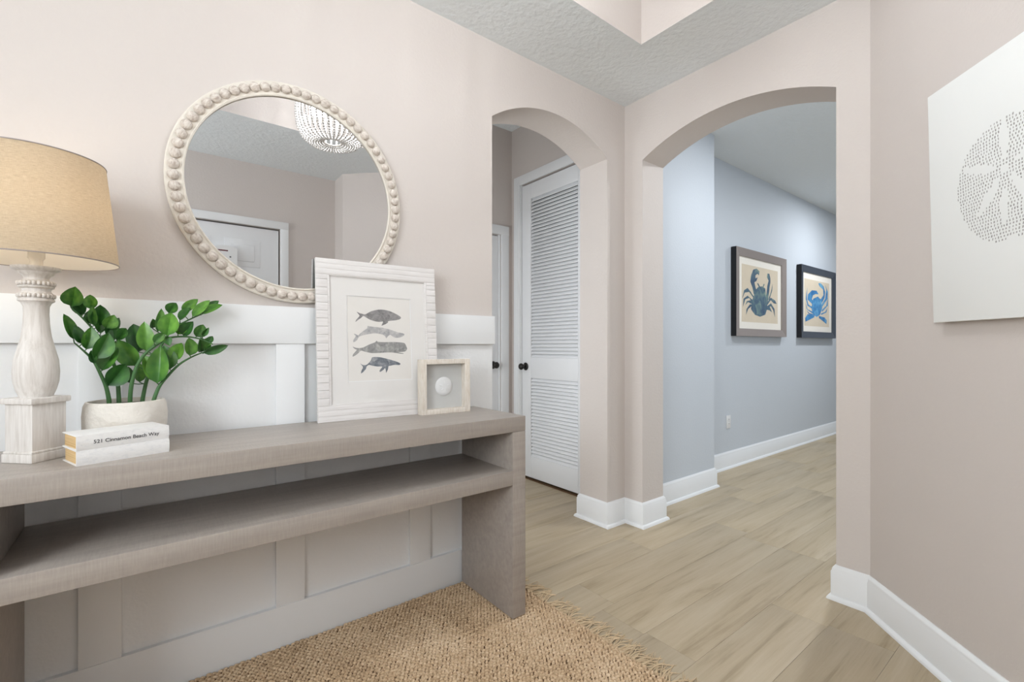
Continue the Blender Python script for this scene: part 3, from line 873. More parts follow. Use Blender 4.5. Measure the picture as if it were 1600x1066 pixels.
def rug_weave():
    px, py = 0.0162, 0.0120
    xs = np.arange(RX0, RX1, px)
    ys = np.arange(RY0, RY1 - 0.004, py)
    rng = np.random.default_rng(5)
    gx, gy = np.meshgrid(xs, ys)
    rowi = np.broadcast_to(np.arange(len(ys))[:, None], gx.shape)
    cx = (gx + (rowi % 2) * px * 0.5 + rng.normal(0, 0.0009, gx.shape)).ravel()
    cy = (gy + rng.normal(0, 0.0007, gx.shape) + 0.004 * np.sin(gx * 3.1)).ravel()
    ang = (np.where(rowi % 2 == 0, 0.55, -0.55) + rng.normal(0, 0.22, gx.shape)).ravel()
    hz = (0.0085 + rng.normal(0, 0.0012, gx.shape)).ravel()
    n = len(cx)
    la, lb = 0.0106, 0.0065
    loc = []
    for k in range(6):
        q = k * math.pi / 3
        loc.append((la * math.cos(q), lb * math.sin(q), 0.0))
    for k in range(6):
        q = k * math.pi / 3
        loc.append((la * 0.72 * math.cos(q), lb * 0.72 * math.sin(q), 0.75))
    loc.append((0, 0, 1.0))
    loc = np.array(loc)
    ca, sa = np.cos(ang)[:, None], np.sin(ang)[:, None]
    sc = (1 + rng.normal(0, 0.09, n))[:, None]
    X = cx[:, None] + sc * (loc[None, :, 0] * ca - loc[None, :, 1] * sa)
    Y = cy[:, None] + sc * (loc[None, :, 0] * sa + loc[None, :, 1] * ca)
    Z = 0.0032 + loc[None, :, 2] * np.clip(hz, 0.005, 0.0098)[:, None]
    V = np.stack([X - 0.2, Y - 1.1, Z], -1).reshape(-1, 3)
    faces = [(k, (k + 1) % 6, 6 + (k + 1) % 6, 6 + k) for k in range(6)]
    tris = []
    for a, b, c, d in faces:
        tris += [(a, b, c), (a, c, d)]
    tris += [(6 + k, 6 + (k + 1) % 6, 12) for k in range(6)]
    T = np.array(tris)
    F_ = (T[None] + (np.arange(n) * 13)[:, None, None]).reshape(-1, 3)
    me = bpy.data.meshes.new('weave')
    me.vertices.add(len(V))
    me.vertices.foreach_set('co', V.ravel())
    me.loops.add(F_.size)
    me.loops.foreach_set('vertex_index', F_.ravel().astype(np.int32))
    me.polygons.add(len(F_))
    me.polygons.foreach_set('loop_start', np.arange(0, F_.size, 3, dtype=np.int32))
    me.polygons.foreach_set('use_smooth', np.ones(len(F_), dtype=bool))
    me.materials.append(M['jute'])
    me.update(calc_edges=True)
    me.validate()
    return me


wv = obj('weave', rug_weave(), rug)
wv['kind'] = 'stuff'
MB().box(RX0 - 0.2, RX1 - 0.2, RY0 - 1.1, RY1 - 1.1, 0.0, 0.0045).build('backing', 'jute_back', rug)
rt = random.Random(11)
tass = []
for k in range(8):
    t = MB()
    for s in range(rt.randrange(5, 8)):
        y0 = rt.uniform(-0.007, 0.007)
        ln = rt.uniform(0.055, 0.105)
        dy = rt.uniform(-0.035, 0.035)
        wob = rt.uniform(0, 6)
        amp = rt.uniform(0.002, 0.007)
        pts = []
        for i in range(9):
            q = i / 8
            pts.append((q * ln - 0.010, y0 + dy * q * q + amp * math.sin(wob + q * 6.5) * q, max(0.0018, 0.009 * (1 - q) ** 0.7 + 0.004 * math.sin(q * 5 + wob) * (1 - q * .4))))
        t.tube(pts, [0.0024, 0.0024, 0.0023, 0.0022, 0.002, 0.0018, 0.0016, 0.0013, 0.0008], 5)
    tass.append(t.mesh('tassel', 'fringe', 60))
y = RY0 + 0.008
while y < RY1 - 0.01:
    obj('tassel', tass[rt.randrange(8)], rug, (RX1 - 0.2, y - 1.1, 0), (0, 0, rt.uniform(-0.45, 0.45)))
    y += rt.uniform(0.017, 0.028)

# ------------------------------------------------------------------ console table
ZT = 0.823
TXL, TXR, TF, TBk = -0.338, 1.212, 1.46, 1.846
tb = tag(empty('console_table', (0.437, 1.65, 0.012)), 'long greige wooden console table with one open shelf against the wainscot', 'table')


def tpart(name, x0, x1, z0, z1, yin=0.0):
    return MB().box(x0 - 0.437, x1 - 0.437, TF + yin - 1.65, TBk - yin - 1.65, z0 - 0.012, z1 - 0.012, 0.003).build(name, 'table', tb, smooth=30)


tpart('top', TXL, TXR, ZT - 0.061, ZT)
tpart('leg', TXL, TXL + 0.066, 0.0135, ZT - 0.061)
tpart('leg', TXR - 0.066, TXR, 0.0135, ZT - 0.061)
tpart('shelf', TXL + 0.066, TXR - 0.066, 0.549, 0.608)

# ------------------------------------------------------------------ round mirror
MR = 0.405
mi = tag(empty('round_mirror', (0.441, YA, 1.674), (R(90), 0, 0)), 'round wall mirror in a beaded limewashed wooden frame', 'mirror')
prof = [(MR - 0.054, 0.002), (MR, 0.002), (MR, 0.016), (MR - 0.004, 0.019), (MR - 0.046, 0.019), (MR - 0.050, 0.024), (MR - 0.054, 0.022)]
vs, fs = [], []
SEG = 128
for i in range(SEG):
    a = 2 * math.pi * i / SEG
    for r_, z in prof:
        vs.append((r_ * math.cos(a), r_ * math.sin(a), z))
k = len(prof)
for i in range(SEG):
    for j in range(k):
        fs.append((i * k + j, ((i + 1) % SEG) * k + j, ((i + 1) % SEG) * k + (j + 1) % k, i * k + (j + 1) % k))
o = MB()
o.add(vs, fs)
o.build('frame', 'mirror_frame', mi, smooth=30)
o = MB().lathe([(MR - 0.0525, 0.003), (MR - 0.0525, 0.0155)], 128)
o.build('mirror_glass', 'mirror', mi, smooth=30)
bd = MB().ball((0, 0, 0), 0.0172, 0.0172, 0.0128, 20, 12).mesh('bead', 'bead', 60)
NBEAD = 68
for i in range(NBEAD):
    a = 2 * math.pi * (i + 0.3) / NBEAD
    obj('bead', bd, mi, ((MR - 0.0245) * math.cos(a), (MR - 0.0245) * math.sin(a), 0.0215), (rr.uniform(-.2, .2), rr.uniform(-.2, .2), a + 1.57))

# ------------------------------------------------------------------ table lamp
la = tag(empty('table_lamp', (-0.224, 1.660, ZT)), 'white turned-wood table lamp with a beige linen drum shade', 'lamp')


def sq(mb, half_diag, z0, z1, bev):
    s = half_diag / math.sqrt(2)
    mb.box(-s, s, -s, s, z0, z1, bev, mat=Matrix.Rotation(R(45), 4, 'Z'))
    return mb


p = MB()
sq(p, 0.0545, 0.0, 0.148, 0.0015)
pl = p.build('plinth', 'lamp_base', la, smooth=30)
sq(MB(), 0.0615, 0.0, 0.022, 0.003).build('foot_moulding', 'lamp_base', pl, smooth=30)
sq(MB(), 0.0585, 0.022, 0.028, 0.002).build('foot_moulding', 'lamp_base', pl, smooth=30)
sq(MB(), 0.065, 0.143, 0.158, 0.004).build('cap_moulding', 'lamp_base', pl, smooth=30)
zz = lambda z: z - 0.823
colp = [(0.0, 0.979), (0.030, 0.979), (0.033, 0.988), (0.0368, 0.998), (0.0419, 1.02), (0.0432, 1.045), (0.0410, 1.074), (0.0343, 1.103), (0.0278, 1.132),
        (0.0244, 1.165), (0.0234, 1.19), (0.0240, 1.208), (0.028, 1.217), (0.034, 1.2215), (0.034, 1.226), (0.031, 1.228), (0.031, 1.241), (0.0275, 1.2445),
        (0.0265, 1.248), (0.0275, 1.252), (0.033, 1.255), (0.034, 1.258), (0.031, 1.260), (0.031, 1.271), (0.0245, 1.274), (0.023, 1.278), (0.026, 1.285),
        (0.0325, 1.290), (0.034, 1.295), (0.044, 1.300), (0.0462, 1.304), (0.0462, 1.307), (0.0, 1.309)]
cl = MB().lathe([(r_, zz(z)) for r_, z in colp], 56).build('column', 'lamp_base', la, smooth=40)
for zr in (1.2345, 1.2655):
    pr = MB()
    for i in range(24):
        a = 2 * math.pi * i / 24
        pr.ball((0.0325 * math.cos(a), 0.0325 * math.sin(a), zz(zr)), 0.0044, 0.0044, 0.0058, 8, 6)
    pr.build('bead_ring', 'lamp_base', cl, smooth=60)
SZ0, SZ1, SR0, SR1 = zz(1.324), zz(1.580), 0.160, 0.133
MB().lathe([(SR0, SZ0), (SR1, SZ1)], 72, cap=False).build('shade', 'shade', la, smooth=60)
sh = MB().lathe([(SR0 - 0.0012, SZ0), (SR1 - 0.0012, SZ1)], 72, cap=False).build('shade_lining', 'lining', la, smooth=60)
for rr_, z_ in ((SR0, SZ0), (SR1, SZ1)):
    t = MB()
    t.tube([(rr_ * math.cos(2 * math.pi * i / 72), rr_ * math.sin(2 * math.pi * i / 72), z_) for i in range(73)], 0.0016, 6)
    t.build('shade_rim', 'taupe_frame', la, smooth=60)
MB().lathe([(0.0, zz(1.309)), (0.012, zz(1.309)), (0.012, zz(1.325)), (0.016, zz(1.33)), (0.016, zz(1.37)), (0.0, zz(1.372))], 20).build('socket', 'mirror_frame', la, smooth=40)
MB().ball((0, 0, zz(1.415)), 0.028, 0.028, 0.04, 20, 14).build('bulb', 'bulb', la, smooth=60)
sp_ = MB()
for i in range(3):
    a = 2 * math.pi * i / 3 + 0.4
    sp_.tube([(0, 0, zz(1.555)), (SR1 * math.cos(a), SR1 * math.sin(a), zz(1.575))], 0.0015, 6)
sp_.tube([(0, 0, zz(1.45)), (0, 0, zz(1.56))], 0.002, 6)
sp_.build('spider', 'bronze', la, smooth=60)
point('table_lamp_light', (0, 0, zz(1.47)), P_LAMP, (1.0, 0.82, 0.6), 0.03, la)

# ------------------------------------------------------------------ potted plant
po = tag(empty('potted_plant', (-0.0522, 1.7465, ZT)), 'leafy green plant in a round chalky white pot behind the books', 'plant')
pot_p = [(0.0, 0.0), (0.066, 0.0), (0.078, 0.006), (0.089, 0.025), (0.0955, 0.055), (0.0965, 0.09), (0.0935, 0.118), (0.089, 0.128), (0.084, 0.129),
         (0.081, 0.125), (0.080, 0.112), (0.0, 0.112)]
MB().lathe(pot_p, 56).build('pot', 'pot', po, smooth=50)
so = MB().lathe([(0.0, 0.119), (0.03, 0.1185), (0.0795, 0.116), (0.0795, 0.110), (0.0, 0.110)], 32).build('soil', 'soil', po, smooth=40)


def leaf_mesh(ratio, fold, seed):
    """unit leaf along +y (length 1), normal +z, creased at the midrib"""
    nu, nv = 4, 9
    vs, fs = [], []
    for side in (1, -1):
        for j in range(nv):
            t = j / (nv - 1)
            wd = ratio * 0.5 * (math.sin(math.pi * t ** 0.82) ** 0.72 if 0 < t < 1 else 0.0)
            for i in range(-nu, nu + 1):
                s = i / nu
                x = wd * s
                z = abs(s) * fold * wd * 2 - 0.09 * t * t - 0.05 * s * s * wd
                vs.append((x, t, z + (0.006 if side == 1 else -0.006)))
    k = 2 * nu + 1
    for sd in (0, 1):
        b = sd * nv * k
        for j in range(nv - 1):
            for i in range(k - 1):
                q = (b + j * k + i, b + j * k + i + 1, b + (j + 1) * k + i + 1, b + (j + 1) * k + i)
                fs.append(q if sd == 0 else q[::-1])
    b = nv * k
    for j in range(nv - 1):
        fs.append((j * k, (j + 1) * k, b + (j + 1) * k, b + j * k))
        fs.append((j * k + k - 1, b + j * k + k - 1, b + (j + 1) * k + k - 1, (j + 1) * k + k - 1))
    o = MB()
    o.add(vs, fs)
    return o.mesh('leaf', 'leaf', 70, fix=False)


leaf_cache = {}


def spline(pts, sub=4):
    P = [Vector(p) for p in pts]
    out = []
    for i in range(len(P) - 1):
        p0, p1, p2, p3 = P[max(i - 1, 0)], P[i], P[i + 1], P[min(i + 2, len(P) - 1)]
        for k in range(sub):
            t = k / sub
            out.append(0.5 * ((2 * p1) + (p2 - p0) * t + (2 * p0 - 5 * p1 + 4 * p2 - p3) * t * t + (3 * p1 - p0 - 3 * p2 + p3) * t ** 3))
    out.append(P[-1])
    return out


for st, lv in PLANT:
    pts = spline(st, 4)
    n = len(pts)
    pts[0].z = min(pts[0].z, 0.112)
    s = MB().tube(pts, [0.0058 * (1 - 0.72 * i / (n - 1)) for i in range(n)], 10)
    for B_, T_, nr, wd in lv:
        b = Vector(B_)
        q = min(pts, key=lambda p: (p - b).length)
        if (q - b).length < 0.12:
            s.tube([q, (q + b) / 2 + Vector((0, 0, -0.002)), b], 0.0014, 6)
    so_ = s.build('stem', 'stem', po, smooth=60)
    for B_, T_, nr, wd in lv:
        b, t, nr = Vector(B_), Vector(T_), Vector(nr).normalized()
        yv = t - b
        ln = yv.length * 1.03
        yv.normalize()
        xv = yv.cross(nr).normalized()
        zv = xv.cross(yv)
        key = (round(min(max(1.16 * wd / ln, 0.42), 0.82) * 8) / 8, rr.choice((0.28, 0.42)))
        if key not in leaf_cache:
            leaf_cache[key] = leaf_mesh(key[0], key[1], 0)
        o = obj('leaf', leaf_cache[key], so_)
        o.matrix_local = Matrix(((xv.x * ln, yv.x * ln, zv.x * ln, b.x), (xv.y * ln, yv.y * ln, zv.y * ln, b.y), (xv.z * ln, yv.z * ln, zv.z * ln, b.z), (0, 0, 0, 1)))


# ------------------------------------------------------------------ books
def book(label, loc, rotz, ln, dp, th):
    b = tag(empty('old_book', loc, (0, 0, rotz)), label, 'book', 'books stacked on the console table')
    MB().box(0.004, ln - 0.004, 0.003, dp - 0.004, 0.0022, th - 0.0022, 0.0008).build('page_block', 'pages', b, smooth=30)
    c = MB()
    c.box(0, ln, 0.0015, dp, 0, 0.0022, 0.0007)
    c.box(0, ln, 0.0015, dp, th - 0.0022, th, 0.0007)
    n = 7
    outl = [(-0.0002 - 0.0022 * math.sin(math.pi * i / (n - 1)), th * i / (n - 1)) for i in range(n)]
    poly = outl + [(0.003, th), (0.003, 0)]
    c.prism(poly, lambda y, z: (0, y, z), lambda y, z: (ln, y, z))
    c.build('cover', 'book', b, smooth=35)
    return b


BR = R(18.4)
BL0 = (-0.136, 1.5, ZT)
book('chalk white paperback at the bottom of the pile, blank spine', BL0, BR, 0.188, 0.108, 0.036)
b2 = book('chalk white paperback on top of the pile, address lettered on spine', (BL0[0], BL0[1], ZT + 0.0362), BR + R(0.6), 0.188, 0.107, 0.035)
fc = bpy.data.curves.new('lettering', 'FONT')
fc.body = '521 Cinnamon Beach Way'
fc.size = 0.0125
fc.extrude = 0.0001
fc.offset = 0.0001
fo = bpy.data.objects.new('lettering_source', fc)
col.objects.link(fo)
bpy.context.view_layer.update()
dg = bpy.context.evaluated_depsgraph_get()
fm = bpy.data.meshes.new_from_object(fo.evaluated_get(dg))
bpy.data.objects.remove(fo)
xs = [v.co.x for v in fm.vertices]
sc = 0.134 / (max(xs) - min(xs))
for v in fm.vertices:
    v.co = Vector((0.031 + (v.co.x - min(xs)) * sc, -0.0028 - v.co.z * 0.5, 0.0135 + v.co.y * sc))
fm.materials.clear()
fm.materials.append(M['ink'])
fm.name = 'lettering'
obj('lettering', fm, b2)

# ------------------------------------------------------------------ whale print leaning on the wall
FW, FH = 0.489, 0.622
fr = tag(empty('picture_frame', (0.491, 1.788, ZT)), 'large whitewashed plank frame with a print of four grey whales', 'picture')
fr.rotation_euler = (R(-4.286), 0, R(-3.07))
# local x = width, y = depth (away from the viewer), z = up the frame
TK = 0.017
ls = [0.0605, 0.0893, 0.1187, 0.1479, 0.1789, 0.2073, 0.2378, 0.2673, 0.2969, 0.3291, 0.3605, 0.3919, 0.4218, 0.4517, 0.4809, 0.5101, 0.5419, 0.5615]
rs = [0.0605, 0.0925, 0.1230, 0.1530, 0.1830, 0.2140, 0.2450, 0.2750, 0.3185, 0.3452, 0.3759, 0.4066, 0.4400, 0.4720, 0.5030, 0.5290, 0.5477, 0.5615]
rr = random.Random(2)
for x0, x1, ss in ((0.0, 0.041, ls), (FW - 0.041, FW, rs)):
    for a, b in zip(ss[:-1], ss[1:]):
        e = rr.uniform(-0.0006, 0.0004)
        box('stave', 'stave', x0, x1, e, TK, a + 0.0004, b - 0.0004, 0.0008, fr)
for z0, z1 in ((0.0, 0.0605), (0.5615, FH)):
    cuts = [z0, z0 + (z1 - z0) * 0.36, z0 + (z1 - z0) * 0.7, z1]
    for a, b in zip(cuts[:-1], cuts[1:]):
        e = rr.uniform(-0.0005, 0.0003)
        box('stave', 'board', 0, FW, e, TK, a + 0.0002, b - 0.0002, 0.0006, fr)
lip = MB()
for a in ((0.041, 0.0493, 0.0605, 0.5615), (FW - 0.0493, FW - 0.041, 0.0605, 0.5615)):
    lip.box(a[0], a[1], 0.002, TK, a[2], a[3], 0.0006)
lip.box(0.0493, FW - 0.0493, 0.002, TK, 0.0605, 0.0640, 0.0006)
lip.box(0.0493, FW - 0.0493, 0.002, TK, 0.558, 0.5615, 0.0006)
lip.build('inner_lip', 'board', fr, smooth=30)
mt = MB()
a0, a1, c0, c1 = 0.113, 0.377, 0.1465, 0.4855
for x0, x1, z0, z1 in ((0.047, a0, 0.062, 0.56), (a1, FW - 0.047, 0.062, 0.56), (a0, a1, 0.062, c0), (a0, a1, c1, 0.56)):
    mt.box(x0, x1, 0.008, 0.0095, z0, z1)
mat_o = mt.build('mat', 'mat', fr)
bv = MB()
for x0, x1, z0, z1 in ((a0, a0 + 0.0022, c0, c1), (a1 - 0.0022, a1, c0, c1), (a0, a1, c0, c0 + 0.0022), (a0, a1, c1 - 0.0022, c1)):
    bv.box(x0, x1, 0.0092, 0.0102, z0, z1)
bv.build('mat_bevel', 'plastic', mat_o)
pr = box('print', 'paper', a0 - 0.005, a1 + 0.005, 0.0106, 0.0125, c0 - 0.005, c1 + 0.005, 0, fr)


def flat(poly, y, mat, parent, name, th=0.0002):
    return MB().prism(poly, lambda x, z: (x, y, z), lambda x, z: (x, y + th, z)).build(name, mat, parent)


for i, w in enumerate(WHALES):
    # soften the outline, then lay it on the paper as a wash
    pts = []
    n = len(w)
    for k in range(n):
        p0, p1, p2, p3 = (Vector(w[(k + d) % n]) for d in (-1, 0, 1, 2))
        for t in (0.0, 0.33, 0.66):
            cr = 0.5 * (2 * p1 + (p2 - p0) * t + (2 * p0 - 5 * p1 + 4 * p2 - p3) * t * t + (3 * p1 - p0 - 3 * p2 + p3) * t ** 3)
            pts.append(tuple(p1.lerp(p2, t).lerp(cr, 0.7)))
    flat(pts, 0.0103, 'whale%d' % (i + 1), pr, 'painted_whale', 0.0004)
box('back_board', 'back_paper', 0.004, FW - 0.004, TK - 0.003, TK, 0.004, FH - 0.004, 0, fr)

# ------------------------------------------------------------------ shadow box with sand dollar
SB = 0.229
sb = tag(empty('shadow_box', (0.878, 1.7225, ZT), (R(-1.0), 0, R(-2.95))), 'small washed-wood shadow box holding one white sand dollar', 'picture')
SBD = 0.040
for x0, x1, z0, z1 in ((0, 0.024, 0, SB), (SB - 0.024, SB, 0, SB), (0.024, SB - 0.024, 0, 0.02), (0.024, SB - 0.024, SB - 0.02, SB)):
    box('frame_side', 'boxwood', x0, x1, 0, SBD, z0, z1, 0.0012, sb)
box('backing', 'linen', 0.02, SB - 0.02, SBD - 0.006, SBD - 0.002, 0.016, SB - 0.016, 0, sb)
sd = MB()
prof = [(0.0, 0.0075), (0.012, 0.0072), (0.028, 0.0055), (0.038, 0.0028), (0.0405, 0.0), (0.0, 0.0)]
sd.lathe(prof, 40)
sdo = sd.build('sand_dollar', 'dollar', sb, (0.118, SBD - 0.0062, 0.112), (R(90), 0, 0), smooth=50)
for i in range(5):
    a = R(90 + 72 * i)
    ptl = MB()
    ptl.ball((0, 0, 0), 0.009, 0.0032, 0.0012, 12, 6)
    ptl.build('petal', 'plastic', sdo, (0.0165 * math.cos(a), 0.0165 * math.sin(a), 0.0066), (0, R(6), a), smooth=60)
box('pane', 'glass', 0.022, SB - 0.022, 0.003, 0.005, 0.018, SB - 0.018, 0, sb)


# ------------------------------------------------------------------ crab prints in the hall
def crab(label, x0, x1, z0, z1, px0, px1, pz0, pz1, shapes, face, cm):
    bd_ = 0.078
    e = tag(empty('crab_picture', (x0, YH, z0)), label, 'picture', 'framed crab prints in the hall')
    W_, H_ = x1 - x0, z1 - z0
    D = 0.052
    # sloping front moulding (mitred), black outer edge
    yo, yi = -D, -D + 0.012
    o = [(0, 0), (W_, 0), (W_, H_), (0, H_)]
    i_ = [(bd_, bd_ * .9), (W_ - bd_, bd_ * .9), (W_ - bd_, H_ - bd_ * .9), (bd_, H_ - bd_ * .9)]
    for k in range(4):
        k2 = (k + 1) % 4
        m_ = MB()
        a, b, c, d = o[k], o[k2], i_[k2], i_[k]
        quad = [a, b, c, d]
        dep = [yo, yo, yi, yi]
        m_.add([(q[0], dep[n_], q[1]) for n_, q in enumerate(quad)] + [(q[0], yi + 0.012, q[1]) for q in quad],
               [(0, 1, 2, 3), (7, 6, 5, 4), (0, 4, 5, 1), (1, 5, 6, 2), (2, 6, 7, 3), (3, 7, 4, 0)])
        m_.build('frame_moulding', face, e)
    ed = MB()
    for a, b, c, d in ((0, 0.02, 0, H_), (W_ - 0.02, W_, 0, H_), (0.02, W_ - 0.02, 0, 0.02), (0.02, W_ - 0.02, H_ - 0.02, H_)):
        ed.box(a, b, yo + 0.024, -0.003, c, d)
    for a, b, c, d in ((-0.002, 0.0, 0, H_), (W_, W_ + 0.002, 0, H_)):
        ed.box(a, b, yo + 0.001, -0.003, c, d)
    ed.build('frame_edge', 'black_frame', e)
    box('mat', 'crab_mat', 0.02, W_ - 0.02, -0.028, -0.02, 0.02, H_ - 0.02, 0, e)
    p = box('print', 'crab_paper', px0 - x0, px1 - x0, -0.0285, -0.026, pz0 - z0, pz1 - z0, 0, e)
    for n_, s in enumerate(shapes):
        flat([(a - x0, b - z0) for a, b in s], -0.0290 - 0.00008 * n_, cm, p, 'painted_crab', 0.0004)
    box('pane', 'glass', 0.06, W_ - 0.06, -0.034, -0.032, 0.06, H_ - 0.06, 0, e)
    return e


crab('taupe framed print of a dark teal crab', 4.19, 5.262, 1.198, 2.012, 4.335, 5.105, 1.333, 1.873, CRAB1, 'taupe_frame', 'crab_a')
crab('dark slate framed print of a bright blue crab', 5.655, 6.705, 1.198, 2.008, 5.79, 6.55, 1.333, 1.866, CRAB2, 'slate_frame', 'crab_b')

# ------------------------------------------------------------------ wall outlet in the hall
ou = tag(empty('wall_outlet', (4.14, YH, 0.418)), 'white duplex wall outlet above the hall baseboard', 'outlet')
box('cover_plate', 'plastic', -0.036, 0.036, -0.006, -0.0002, -0.058, 0.058, 0.002, ou)
for z in (-0.02, 0.02):
    s = MB().box(-0.017, 0.017, -0.0085, -0.005, z - 0.0145, z + 0.0145, 0.0015).build('socket', 'plastic', ou, smooth=30)
    sl = MB()
    sl.box(-0.008, -0.0055, -0.009, -0.008, z - 0.003, z + 0.008)
    sl.box(0.0055, 0.008, -0.009, -0.008, z - 0.003, z + 0.007)
    sl.build('slot', 'slot', s)

# ------------------------------------------------------------------ sand dollar canvas on the slanted wall
u = Vector((-1, -1, 0)).normalized()
nrm = Vector((-1, 1, 0)).normalized()
cw, ch, cd = 0.566, 0.755, 0.036
base = Vector((XB, 0.605, 1.187)) + u * 0.392 + nrm * 0.0025
# local x runs along the wall (to the viewer's right), -y faces the room, z up; it tips forward a little
cv = tag(empty('canvas_painting', base, (0, 0, math.atan2(u.y, u.x))), 'white canvas with a dashed grey sand dollar on the slanted wall', 'painting')
tip = Matrix.Rotation(R(1.35), 4, 'X')
c = MB()
c.box(0, cw, -cd, -0.001, 0, ch, 0.002)
co = c.build('canvas', 'canvas', cv, rot=(R(1.35), 0, 0), smooth=30)
dm = MB()
dr = random.Random(9)
CX, CZ, CRX, CRZ = 0.283, 0.388, 0.179, 0.176
fx, fz = 0.269, 0.418
petals = []
for k, (ang, l0, l1, wd) in enumerate(((90, 0.03, 0.148, 0.0125), (163, 0.03, 0.138, 0.0125), (232, 0.03, 0.142, 0.0125), (268, 0.055, 0.155, 0.010), (306, 0.03, 0.142, 0.0125), (18, 0.03, 0.138, 0.0125))):
    petals.append((R(ang), l0, l1, wd))
pitch_z = 0.0094
nrow = int(2 * CRZ / pitch_z)
for j in range(nrow + 1):
    z = CZ - CRZ + j * pitch_z
    x = CX - CRX
    while x < CX + CRX:
        x += dr.uniform(0.0080, 0.0105)
        zz_ = z + 0.006 * math.sin((x - CX) * 9 + j * 0.02)
        a_ = math.atan2((zz_ - CZ) / CRZ, (x - CX) / CRX)
        lim = 0.975 + 0.02 * math.sin(3 * a_ + 1) + (-0.05 if abs(a_ + 1.57) < 0.09 else 0)
        if math.hypot((x - CX) / CRX, (zz_ - CZ) / CRZ) > lim:
            continue
        hit = False
        for pa, l0, l1, wd in petals:
            dx, dz = x - fx, zz_ - fz
            al = dx * math.cos(pa) + dz * math.sin(pa)
            ac = -dx * math.sin(pa) + dz * math.cos(pa)
            if l0 < al < l1:
                t = (al - l0) / (l1 - l0)
                if abs(ac) < wd * math.sin(math.pi * (0.08 + 0.84 * t)) ** 0.7:
                    hit = True
        if math.hypot(x - fx, zz_ - fz) < 0.012:
            hit = True
        if hit:
            continue
        hw, hh = dr.uniform(0.0013, 0.0022), dr.uniform(0.0026, 0.0038)
        s = dr.uniform(-0.001, 0.001)
        y_ = -cd - 0.0002
        q = [(x - hw, zz_ - hh), (x + hw, zz_ - hh * .8), (x + hw + s, zz_ + hh), (x - hw + s, zz_ + hh * .8)]
        dm.add([(a, y_, b) for a, b in q], [(0, 1, 2, 3)])
ds = dm.build('brush_dashes', 'dash', co, fix=False)
ds['kind'] = 'stuff'

# ------------------------------------------------------------------ things on the front door (seen in the mirror)
hd = tag(empty('door_hanger', (0.48, FY, 1.80)), 'white plastic hanger on the front door, seen in the round mirror', 'hanger')
h_ = MB()
pts = [(-0.085, -0.1), (0.085, -0.1), (0.085, 0.085)] + [(0.085 * math.cos(R(t)), 0.085 + 0.03 * math.sin(R(t))) for t in range(15, 180, 15)] + [(-0.085, 0.085)]
h_.prism(pts, lambda x, z: (x, 0.012, z), lambda x, z: (x, 0.03, z))
h_.build('body', 'plastic', hd, smooth=30)
box('print_stripe', 'sign_red', -0.06, 0.02, 0.03, 0.0306, 0.068, 0.078, 0, hd)
box('print_mark', 'slot', 0.03, 0.042, 0.03, 0.0306, 0.02, 0.03, 0, hd)
box('bracket', 'plastic', -0.02, 0.02, 0.0, 0.013, -0.05, 0.05, 0.001, hd)

# ------------------------------------------------------------------ beaded chandelier (seen in the mirror)
ch_ = tag(empty('beaded_chandelier', (0.878, 0.83, 0)), 'white beaded basket chandelier glowing in the round mirror', 'chandelier')
cp = [(0.198, 2.640), (0.203, 2.58), (0.205, 2.52), (0.203, 2.46), (0.194, 2.41), (0.175, 2.37), (0.145, 2.342), (0.105, 2.332), (0.07, 2.337), (0.05, 2.345)]
cps = spline([(a, 0, z) for a, z in cp], 6)
st = MB()
acc, last = 0.0, cps[0]
bead_n = 0
step = 0.0142
for p in cps[1:]:
    seg = (p - last).length
    while acc + seg >= step:
        t = (step - acc) / seg
        q = last.lerp(p, t)
        st.ball((q.x, q.y, q.z), 0.0068, seg=8, ring=6)
        seg -= step - acc
        last = q
        acc = 0.0
    acc += seg
    last = p
st_me = st.mesh('bead_strand', 'cbead', 60)
for i in range(38):
    obj('bead_strand', st_me, ch_, (0, 0, 0), (0, 0, 2 * math.pi * i / 38))
for rad, z, t_ in ((0.198, 2.644, 0.005), (0.05, 2.345, 0.004)):
    MB().tube([(rad * math.cos(2 * math.pi * i / 48), rad * math.sin(2 * math.pi * i / 48), z) for i in range(49)], t_, 8).build('hoop', 'mirror_frame', ch_, smooth=60)
fr_ = MB()
for i in range(4):
    a = math.pi / 4 + math.pi / 2 * i
    fr_.tube([(0.198 * math.cos(a), 0.198 * math.sin(a), 2.644), (0.1 * math.cos(a), 0.1 * math.sin(a), 2.74), (0.012 * math.cos(a), 0.012 * math.sin(a), 2.80)], 0.004, 8)
    fr_.tube([(0, 0, 2.50), (0.06 * math.cos(a), 0.06 * math.sin(a), 2.47), (0.095 * math.cos(a), 0.095 * math.sin(a), 2.50)], 0.004, 8)
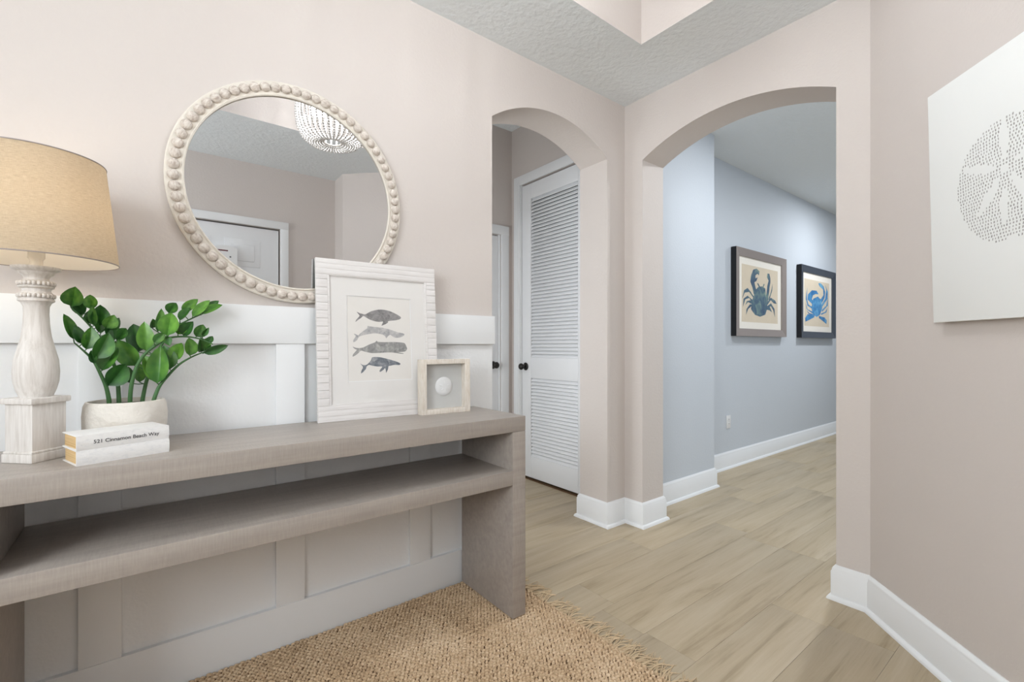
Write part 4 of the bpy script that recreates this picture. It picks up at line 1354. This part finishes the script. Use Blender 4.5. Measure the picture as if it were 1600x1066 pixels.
fr_.tube([(0, 0, 2.50), (0, 0, 2.97)], 0.006, 8)
fr_.build('frame', 'mirror_frame', ch_, smooth=60)
MB().lathe([(0.0, 2.958), (0.055, 2.96), (0.06, 2.975), (0.06, TZ - 0.0005), (0, TZ - 0.0005)], 32).build('canopy', 'mirror_frame', ch_, smooth=40)
for i in range(4):
    a = math.pi / 4 + math.pi / 2 * i
    MB().lathe([(0, 2.50), (0.011, 2.50), (0.013, 2.53), (0.016, 2.55), (0.012, 2.575), (0.003, 2.598), (0, 2.6)], 14, 0.095 * math.cos(a), 0.095 * math.sin(a)).build('bulb', 'candle', ch_, smooth=60)
for i in range(4):
    a = math.pi / 4 + math.pi / 2 * i
    point('chandelier_light', (0.095 * math.cos(a), 0.095 * math.sin(a), 2.55), P_CHAND / 4, (0.94, 0.97, 1.0), 0.048, ch_)

# ------------------------------------------------------------------ hall downlights, plus an added unseen lamp in the vestibule
for lab, x, y, z, pw, cl_ in (('added fill light on the vestibule ceiling behind the small arch', 1.45, 2.62, 2.964, P_VEST, (1.0, 0.93, 0.85)),
                              ('recessed ceiling light over the hall entrance behind the wide arch', 3.35, 0.85, 2.764, P_DOWN, (0.92, 0.96, 1.0)),
                              ('recessed ceiling light further down the hall by the crab prints', 5.9, 1.15, 2.764, P_DOWN2, (0.92, 0.96, 1.0))):
    f_ = tag(empty('ceiling_light', (x, y, z)), lab, 'light', 'ceiling lights')
    MB().lathe([(0.075, -0.001), (0.095, -0.001), (0.095, -0.008), (0.088, -0.012), (0.075, -0.010)], 32, cap=False).build('trim_ring', 'plastic', f_, smooth=40)
    MB().lathe([(0.0, -0.004), (0.076, -0.004), (0.076, -0.0015), (0, -0.0015)], 32).build('diffuser', 'down', f_, smooth=40)
    l = bpy.data.lights.new('ceiling_light_glow', 'AREA')
    l.shape = 'DISK'
    l.size = 0.15
    l.energy = pw
    l.color = cl_
    o = bpy.data.objects.new('ceiling_light_glow', l)
    col.objects.link(o)
    o.parent = f_
    o.location = (0, 0, -0.014)
